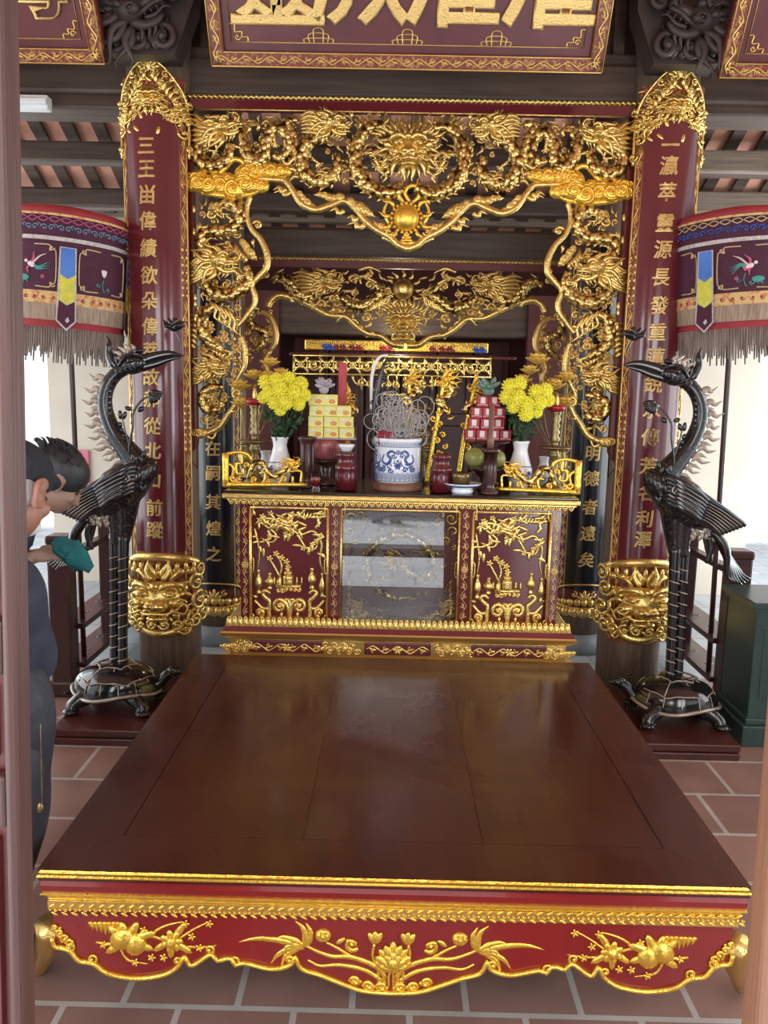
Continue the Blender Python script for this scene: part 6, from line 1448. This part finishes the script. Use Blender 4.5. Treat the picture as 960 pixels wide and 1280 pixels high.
# red box tower and fruit
Y = 3.93; k = KY(Y); zt0 = dish_stand(608, Y, 556, 28, 'tall dark pedestal dish under the red box tower'); RW, RH = 13.6*k, 13.6*k
for ri, row in enumerate(((586, 600.5, 615, 629.5), (590, 605, 620), (593, 607, 621), (600, 614))):
    for ci, px in enumerate(row):
        nm = {4: ('leftmost', 'second', 'third', 'rightmost'), 3: pos, 2: ('left', 'right')}[len(row)][ci]; z_ = zt0+.001+ri*(RH+.0006); x_ = X(px, Y)
        r = thing('gift_box', f'{nm} red gift box in the {rws[ri]} row of the tower', 'box', (x_, Y, z_), 'red boxes of the right tower')
        b = MB(); b.box((x_, Y, z_+RH/2), (RW, .055, RH), None, .003); b.build('carton', 'box_red', r)
        b = MB(); b.box((x_, Y-.028, z_+RH*.62), (RW*.42, .001, RH*.55)); b.tube([(x_-RW*.45, Y-.028, z_+RH*.18), (x_, Y-.028, z_+RH*.25), (x_+RW*.45, Y-.028, z_+RH*.18)], .002, 6, 4); b.build('white_label', 'white', r)
bow(X(607, Y), Y, zt0+4*(RH+.0006), .062, 'tulle_green', 'green tulle bow on top of the red box tower')
Y = 3.71; k = KY(Y)
b = turned([(11, 610), (11, 607), (6, 604), (6, 594), (16, 586), (20, 584), (20, 582), (16, 583)], 606, Y, 610); put('pedestal_dish', b, 'brown_pot', 'low dark pedestal dish holding the green pomelos', 'dish')
for i, (px, dy, r_, lab) in enumerate(((593, 0, 13, 'green pomelo on the left of the low dish'), (620, .0, 12, 'green pomelo on the right of the low dish'))):
    b = MB(); x_ = X(px, Y); b.ball((x_, Y+dy, AZt+28.4*k+r_*k*.93), (r_*k, r_*k, r_*k*.94), None, 20, 14); ro = thing('pomelo', lab, 'fruit', (x_, Y+dy, AZt+28.4*k), 'pomelos on the altar'); b.build('skin', 'pomelo', ro)
    b = MB(); b.tube([(x_, Y+dy, AZt+28.4*k+r_*k*1.84), (x_+.004, Y+dy, AZt+28.4*k+r_*k*2.0)], [.003, .002], 3, 6); b.build('stalk', 'leaf', ro)
Y = 3.575; k = KY(Y); r = aroot('plate', 579, Y, 'blue and white plate with a brass bowl at the right front of the altar', 'plate')
turned([(13, 612), (14, 608), (12, 606), (22, 601), (24.5, 599), (23, 599), (12, 604), (.5, 604.5)], 579, Y, 612).build('dish', 'ceramic', r)
b = turned([(17, 603.9), (22, 601.4), (22, 600.8), (17, 603.2)], 579, Y, 612); b.build('blue_rim', 'blue', r)
b = turned([(7, 604), (11, 600), (13, 591), (13.6, 586), (12.4, 586), (10, 598), (1, 600)], 577, Y, 604, z=AZt+8.1*k); put('bowl', b, 'brass', 'small brass bowl on the blue and white plate', 'bowl')
# gilt dragon staffs leaning at the back, and a tall plume
def staff(pts, Y, hd, label, hk):
    b = MB(); P = px_pen(b, Y); base = at(*pts[-1], Y); dz = AZt-base.z
    P.tube(pts, [2.4, 2.6, 2.8, 2.8], 30, 8); u, v = hd
    P.dragon_head(u, v, hk, 25, -1, 2, 7, -1); P.body([(u+4, v+6), (u+10, v+14), (u+2, v+20), (u-8, v+26), (u-2, v+34), (u+4, v+40)], [4, 5, 5, 5, 4, 2.5], 1)
    for i in range(8): P.curl(pts[1][0]+(i-3)*1.2+4*(-1)**i, v+40+7*i, 4, 50*i, 1.2, .3, 1, 1); P.flame(u-3+i, v+12+5*i, 50*i, 9, 1.8, .3)
    P.flame(u, v-6, -80, 16, 2.6, .3)
    zm = min(p.z for p in b.v); b.map(lambda p: p+V((0, 0, AZt-zm))); put('dragon_staff', b, 'gold_leaf', label, 'staff')
staff([(556, 470), (548, 515), (540, 560), (533, 603)], 3.9, (556, 474), 'gilt dragon staff leaning just right of the urn', 20)
staff([(594, 480), (586, 520), (578, 560), (572, 603)], 4.06, (592, 486), 'gilt dragon staff standing behind the red box tower', 15)
staff([(512, 475), (512, 515), (512, 560), (512, 603)], 4.02, (513, 476), 'small gilt dragon staff standing upright behind the urn', 15)
staff([(430, 500), (432, 530), (434, 570), (436, 603)], 4.02, (433, 503), 'short gilt dragon staff behind the yellow box tower', 13)
Y = 3.84; r = aroot('feather_plume', 468, Y, 'tall dark curved plume with a white edge behind the urn', 'plume')
zsh = AZt-at(470, 603, Y).z
b = MB(); P = px_pen(b, Y); P.tube([(464, 512), (464, 490), (465, 468), (469, 452), (476, 443), (485, 441)], [1.6, 2, 2.2, 2.4, 2.4, 1], 34, 6, .5); b.map(lambda p: p+V((0, 0, zsh))).build('white_edge', 'white', r)
b = MB(); P = px_pen(b, Y); P.tube([(470, 603), (469, 560), (468, 520), (471, 490), (476, 465), (484, 444)], [2, 2, 3.5, 4, 4, 1], 34, 8, .5)
for i in range(26): P.flame(470+i*.4, 525-3*i, -60-20*(i % 3)+100*(i % 2), 9, 1.4, .3)
for i in range(14): P.curl(466+8*(i % 2), 500+6*i, 4, 60*i, 1.2, .25)
b.map(lambda p: p+V((0, 0, zsh))).build('dark_vane', 'black_carve', r)
r = aroot('dried_branch', 530, 3.92, 'dry olive coloured leafy branch behind the right jar', 'branch'); b = MB(); P = px_pen(b, 3.92)
for i in range(60): rn = random.Random(i); P.flame(522+18*rn.random(), 498+75*rn.random(), 360*rn.random(), 11, 1.6, .3)
P.tube([(530, 600), (530, 550), (532, 500)], [1.6, 1.4, .8], 10, 5); zm = min(p.z for p in b.v); b.map(lambda p: p+V((0, 0, AZt-zm))).build('leaves', 'dark_twig' if 'dark_twig' in M else 'brass', r)
# ------------------------------------------------------------------ rear shrine lattice and gilt plaque
LY = 6.3; lat = thing('lattice_frieze', 'gilt openwork lattice frieze across the rear shrine', 'lattice', (0, LY, at(490, 470, LY).z))
b = MB(); P = px_pen(b, LY)
for v in (446, 469): P.tube([(366, v-2), (490, v), (614, v+2.5)], 1.3, 4, 5)
for u in (367, 613): P.tube([(u, 445), (u, 470)], 1.3, 2, 5)
P.tube([(440, 470), (446, 480), (462, 482), (470, 490), (490, 494), (520, 491), (528, 483), (548, 481), (556, 472)], 1.4, 40, 5)
b.build('border', 'gold', lat); b = MB(); P = px_pen(b, LY); P.rk = 1.5
for i in range(15):
    u = 376+16.3*i; v = 457.5+.02*(u-490)
    if i % 2: P.curl(u, v, 8, 0, 1.1, .16); P.curl(u, v, 5, 180, 1, .2, -1)
    else:
        P.tube([(u-9, v-9), (u, v), (u+9, v+9)], 1.1, 3, 5); P.tube([(u-9, v+9), (u, v), (u+9, v-9)], 1.1, 3, 5); P.flower(u, v, 5, 6, 1)
    P.tube([(u-8, v-10), (u-8, v+10)], .9, 2, 5); P.tube([(u-8, v-4), (u+8, v-4)], .9, 2, 5); P.tube([(u-8, v+4), (u+8, v+4)], .9, 2, 5)
for i in range(9): u = 452+11*i; P.curl(u, 478+3*sin(pi*i/8), 5, 60*i, 1.2, .2, 1 if i % 2 else -1); P.tube([(u, 470), (u, 488)], .9, 2, 5)
b.build('openwork', 'gold', lat)
b = MB(); p0, p1 = at(362, 440, LY+.05), at(645, 447, LY+.05); b.box(*span(p0.x, p1.x, LY+.03, LY+.09, p1.z-.02, p0.z-.0), None, .008); b.build('red_rail', 'door_red', lat)
p0, p1 = at(381, 424, 6.36), at(610, 441, 6.36); zc_ = (p0.z+p1.z)/2; pq = thing('gilt_plaque', 'long gilt plaque with red and blue ornament above the rear lattice', 'plaque', ((p0.x+p1.x)/2, 6.36, p1.z))
b = MB(); b.box(*span(p0.x, p1.x, 6.345, 6.375, p1.z-.004, p0.z), None, .008); b.build('panel', 'gold_leaf', pq)
b = MB(); P = px_pen(b, 6.34)
for i in range(60): rn = random.Random(i); u = 384+3.75*i; P.curl(u, 429+1.5*(i % 3)+.02*(u-490), 2.4, 60*i, 1.1, .26)
b.build('carving', 'gold_dark', pq)
for j, (m_, us) in enumerate((('red_bright', (420, 428, 440, 448, 478, 486, 540, 552, 562)), ('emb_blue2', (406, 412)), ('emb_blue2', (595, 602)))):
    b = MB(); P = px_pen(b, 6.335)
    for u in us: P.flower(u, 435+.02*(u-490), 4.5, 6); P.curl(u+4, 436+.02*(u-490), 3, 0, 1.2, .3)
    b.build('flower_ornament', m_, pq)
pn_ = None; '''((at(500, 470, 6.28).x, 6.26, at(500, 464, 6.28).z), .03, None, 12, 8); put('shrine_bulb', pn_, mat('lit bulb', (1, .95, .8), .4, emit=(1, .93, .72), emits=14), 'small lit bulb glowing before the rear lattice', 'light')'''
# ================================================================== PEOPLE
def remesh(mb, vox, sm=6):
    me = bpy.data.meshes.new('tmp'); me.from_pydata(mb.v, [], mb.f); o = bpy.data.objects.new('tmp', me); COL.objects.link(o)
    bm = bmesh.new(); bm.from_mesh(me); bmesh.ops.recalc_face_normals(bm, faces=bm.faces[:]); bm.to_mesh(me); bm.free()
    m = o.modifiers.new('r', 'REMESH'); m.mode = 'VOXEL'; m.voxel_size = vox
    s = o.modifiers.new('s', 'SMOOTH'); s.iterations = sm; s.factor = .5
    dg = bpy.context.evaluated_depsgraph_get(); n = bpy.data.meshes.new_from_object(o.evaluated_get(dg))
    r = MB(); r.add([q.co.copy() for q in n.vertices], [list(f.vertices) for f in n.polygons])
    bpy.data.objects.remove(o); bpy.data.meshes.remove(me); bpy.data.meshes.remove(n); return r
def head_mesh(b, c, R_, k=1.):
    # R_: rotation; local: +y is the face direction, z up
    T = lambda p: c + R_ @ (V(p)*k)
    ax = tuple(R_ @ V(v) for v in ((1, 0, 0), (0, 1, 0), (0, 0, 1)))
    def bl(p, r): b.ball(T(p), tuple(q*k for q in r), ax, 20, 14)
    bl((0, -.008, .022), (.076, .095, .088)); bl((0, .028, -.045), (.060, .066, .068)); bl((0, .052, -.088), (.030, .030, .024))
    bl((0, .088, -.018), (.014, .02, .028)); bl((0, .104, -.034), (.017, .015, .012)); bl((0, .078, .022), (.05, .016, .014))
    for s in (-1, 1): bl((s*.036, .068, -.028), (.026, .022, .022)); bl((s*.079, -.006, -.012), (.010, .022, .034)); bl((s*.082, -.010, .006), (.012, .020, .016)); b.tube([tuple(T((s*.086, .012, -.034))), tuple(T((s*.092, -.018, -.036))), tuple(T((s*.096, -.034, -.008))), tuple(T((s*.094, -.026, .022))), tuple(T((s*.088, .004, .024))), tuple(T((s*.084, .012, .008)))], .0065*k, 20, 8)
    bl((0, .088, -.062), (.024, .010, .007)); bl((0, .086, -.072), (.021, .010, .008))
    return T, ax
def hand(b, wrist, d, up, k=1., curl=.5):
    d = V(d).normalized(); up = V(up); up = (up-d*up.dot(d)).normalized(); sd = d.cross(up)
    w = V(wrist); pc = w+d*.05*k; b.ball(pc, (.052*k, .038*k, .017*k), (d, sd, up), 14, 10); b.tube([tuple(w-d*.03*k), tuple(w), tuple(pc)], [.027*k, .025*k, .026*k], 6, 10)
    for i, (o, L) in enumerate(((-.028, .070), (-.010, .080), (.010, .075), (.028, .058))):
        p0 = pc+d*.036*k+sd*o*k; a = curl; p1 = p0+(d*cos(a)-up*sin(a))*L*.45*k; p2 = p1+(d*cos(2*a)-up*sin(2*a))*L*.33*k; p3 = p2+(d*cos(2.7*a)-up*sin(2.7*a))*L*.25*k
        b.tube([tuple(p0), tuple(p1), tuple(p2), tuple(p3)], [.0095*k, .0088*k, .0082*k, .006*k], 12, 8)
    t0 = w+d*.03*k-sd*.032*k; b.tube([tuple(t0), tuple(t0+(d*.5-sd*.6-up*.3)*.034*k), tuple(t0+(d*.9-sd*.55-up*.6)*.052*k)], [.012*k, .0105*k, .007*k], 8, 8)
def person(J, skin, label, face_rot, coat, trouser, hk=1.):
    # J: joint positions
    root = thing('person', label, 'person', (J['hip'].x, J['hip'].y, 0)); b = MB()
    hc = J['head']; T, ax = head_mesh(b, hc, face_rot, hk)
    b.tube([tuple(J['neck']-V((0, 0, .05))), tuple(J['neck']), tuple(hc-face_rot @ V((0, .02, .06)))], [.062, .055, .05], 8, 14)
    tor = [J['hip'], J['hip'].lerp(J['neck'], .3), J['hip'].lerp(J['neck'], .7), J['neck']-V((0, 0, .04))]
    b.tube([tuple(p) for p in tor], [.145, .14, .15, .08], 16, 16, .75, ref=J['front'])
    for s in 'lr':
        b.tube([tuple(J['neck']-V((0, 0, .07))), tuple(J['sh'+s]), tuple(J['el'+s]), tuple(J['wr'+s])], [.065, .05, .038, .026], 22, 12)
        b.tube([tuple(J['hip']), tuple(J['hp'+s]), tuple(J['kn'+s]), tuple(J['an'+s]), tuple(J['an'+s]-V((0, 0, .05)))], [.1, .092, .062, .042, .045], 24, 12)
        hd = MB(); hand(b, J['wr'+s], J['hd'+s], J['hu'+s], 1., J['cu'+s])
    remesh(b, .0065, 3).build('body', skin, root)
    b = MB(); b.tube([tuple(J['hip']-V((0, 0, .08))), tuple(tor[1]), tuple(tor[2]), tuple(J['neck']-V((0, 0, .03))), tuple(J['neck']+V((0, 0, .01)))], [.185, .175, .20, .135, .082], 22, 20, .82, ref=J['front'])
    for s in 'lr':
        w = J['wr'+s].lerp(J['el'+s], .16); b.tube([tuple(J['neck']-V((0, 0, .075))), tuple(J['sh'+s]), tuple(J['sh'+s].lerp(J['el'+s], .5)), tuple(J['el'+s]), tuple(w)], [.08, .084, .074, .074, .05], 26, 14)
    remesh(b, .010, 5).build('jacket', coat, root)
    b = MB()
    for s in 'lr': b.tube([tuple(J['hip']+V((0, 0, .03))), tuple(J['hp'+s]), tuple(J['hp'+s].lerp(J['kn'+s], .5)), tuple(J['kn'+s]), tuple(J['an'+s]+V((0, 0, .0)))], [.15, .125, .108, .088, .075], 26, 14)
    remesh(b, .010, 4).build('trousers', trouser, root)
    for s in 'lr':
        b = MB(); a = J['an'+s]; f = J['toe']; b.tube([tuple(a+V((0, 0, -.03))-f*.05), tuple(V((a.x, a.y, .045))), tuple(V((a.x, a.y, .034))+f*.12), tuple(V((a.x, a.y, .026))+f*.19)], [.048, .048, .042, .02], 14, 12); b.v = [V((p.x, p.y, max(p.z, .003))) for p in b.v]; b.build('shoe', 'black', root)
    e = MB()
    for s in (-1, 1): e.ball(T((s*.032, .077, .0)), (.011*hk, .008*hk, .007*hk), ax, 10, 8)
    e.build('eyes', 'eye', root)
    return root, T, ax
def Rz(a): return Matrix.Rotation(radians(a), 3, 'Z')
# elderly man in a cap beside the bed
h1 = at(14, 612, 1.95); fr1 = Rz(-14) @ Matrix.Rotation(radians(-22), 3, 'X')
J = dict(head=h1, neck=V((h1.x-.075, h1.y-.05, h1.z-.155)), hip=V((-1.085, 1.90, .86)), front=V((.5, .86, 0)), toe=(V((.45, .89, 0))).normalized())
J.update(shr=V((-.955, 1.84, 1.12)), elr=V((-.965, 1.95, .90)), wrr=V((-1.12, 2.10, .86)), shl=V((-1.24, 2.0, 1.14)), ell=V((-1.30, 2.12, .92)), wrl=V((-1.16, 2.27, .86)),
         hdr=V((-.2, 1, -.1)), hur=V((0, 0, 1)), cur=.5, hdl=V((.5, 1, 0)), hul=V((0, 0, 1)), cul=.5,
         hpr=V((-1.0, 1.86, .80)), knr=V((-1.03, 1.92, .46)), anr=V((-1.12, 1.90, .085)), hpl=V((-1.17, 1.95, .80)), knl=V((-1.24, 2.0, .46)), anl=V((-1.30, 1.96, .085)))
p1, T1, ax1 = person(J, 'skin', 'older person in a black cap and navy jacket standing left of the platform bed', fr1, 'navy', 'charcoal', 1.05)
b = MB()
for i in range(9):
    ph = i/8*pi*.52
    pass
b.ball(T1((0, -.022, .055)), (.094, .118, .068), ax1, 24, 14); b.ball(T1((0, .045, .042)), (.082, .088, .030), ax1, 20, 10); b.ball(T1((0, -.01, .022)), (.090, .108, .030), ax1, 24, 10)
remesh(b, .006, 4).build('cap', 'cap', p1)
b = MB(); b.ball(T1((0, -.048, -.012)), (.078, .062, .058), ax1, 18, 12)
for s in (-1, 1): b.ball(T1((s*.070, -.03, -.008)), (.014, .03, .036), ax1, 12, 8)
b.build('hair', 'hair_grey', p1)
b = MB(); b.ball(T1((0, .062, -.068)), (.046, .042, .034), ax1, 18, 12); b.build('face_mask', 'mask_white', p1)
b = MB(); hx, hy = -.985, 1.80; b.ball((hx, hy+.02, .66), (.105, .085, .20), None, 20, 14); bo = remesh(b, .012, 3).build('hip_bag', 'charcoal', p1)
zb0 = [at(48+.3*i, 905+15*i, 1.74) for i in range(8)]; b = MB(); b.tube([(p.x+.005, p.y-.0, p.z) for p in zb0], .0014, 20, 6); b.ball(tuple(zb0[-1]), (.008, .006, .014)); b.build('zip', 'brass', bo)
# second person bending behind, wiping with a teal cloth
h2 = at(73, 601, 2.75); fr2 = Rz(-62) @ Matrix.Rotation(radians(-38), 3, 'X'); hw = at(46, 694, 2.72)
J = dict(head=h2, neck=V((h2.x-.15, h2.y-.03, h2.z-.12)), hip=V((-1.74, 2.62, .84)), front=V((.8, .5, .2)), toe=V((.88, .47, 0)).normalized())
J.update(shr=V((h2.x-.20, h2.y-.20, h2.z-.20)), elr=V((h2.x-.24, h2.y-.16, h2.z-.42)), wrr=hw+V((-.02, 0, -.005)), shl=V((h2.x-.33, h2.y+.14, h2.z-.18)), ell=V((h2.x-.40, h2.y+.22, h2.z-.42)), wrl=V((h2.x-.42, h2.y+.30, h2.z-.58)),
         hdr=V((.9, .15, .12)), hur=V((0, -.5, .86)), cur=.45, hdl=V((.8, .4, -.2)), hul=V((0, 0, 1)), cul=.5,
         hpr=V((-1.70, 2.54, .80)), knr=V((-1.64, 2.55, .45)), anr=V((-1.70, 2.52, .085)), hpl=V((-1.78, 2.72, .80)), knl=V((-1.72, 2.76, .45)), anl=V((-1.78, 2.74, .085)))
p2, T2, ax2 = person(J, 'skin_dim', 'dark haired person bending behind the capped person, holding a teal cloth', fr2, 'navy', 'charcoal', .90)
b = MB(); b.ball(T2((0, -.020, .042)), (.088, .104, .084), ax2, 20, 14); b.ball(T2((0, -.07, -.01)), (.068, .045, .06), ax2, 16, 10)
rn = random.Random(3)
for i in range(110):
    a = 2*pi*rn.random(); ph = rn.random()*1.3; d = V((sin(ph)*cos(a), sin(ph)*sin(a)*1.1-.1, cos(ph))); c = V((0, -.02, .042))+V((d.x*.084, d.y*.098, d.z*.080)); b.tube([tuple(T2(c)), tuple(T2(c+d*.012+V((.004, -.008, .004)))), tuple(T2(c+d*.018+V((.012, -.018, 0))))], [.006, .005, .001], 5, 5)
b.build('hair', 'hair_black', p2)
# the cloth
cl = MB(); poly = [(62, 680), (70, 672), (78, 670), (90, 676), (100, 674), (108, 690), (117, 708), (112, 716), (103, 712), (94, 715), (86, 706), (76, 700), (68, 690)]
cc = (88, 692); rows = []; rn = random.Random(6)
def cpt(u, v, w):
    p = at(u, v, 2.72); p.y -= w; return p
for side in (0, 1):
    ring = []
    for t in (0, .35, .7, 1.):
        r = []
        for j, (u, v) in enumerate(poly):
            uu, vv = cc[0]+(u-cc[0])*t, cc[1]+(v-cc[1])*t; w = (.05*(1-t*t)+.012*sin(j*2.3+5*t)) if side == 0 else (-.02*(1-t)+.012*sin(j*2.3+5*t)-.004)
            r.append(cpt(uu, vv, w))
        ring.append(r)
    cl.grid(ring, False, True)
tag(cl.build('cleaning_cloth', 'teal'), 'crumpled teal cleaning cloth held in a hand beside the left crane', 'cloth')
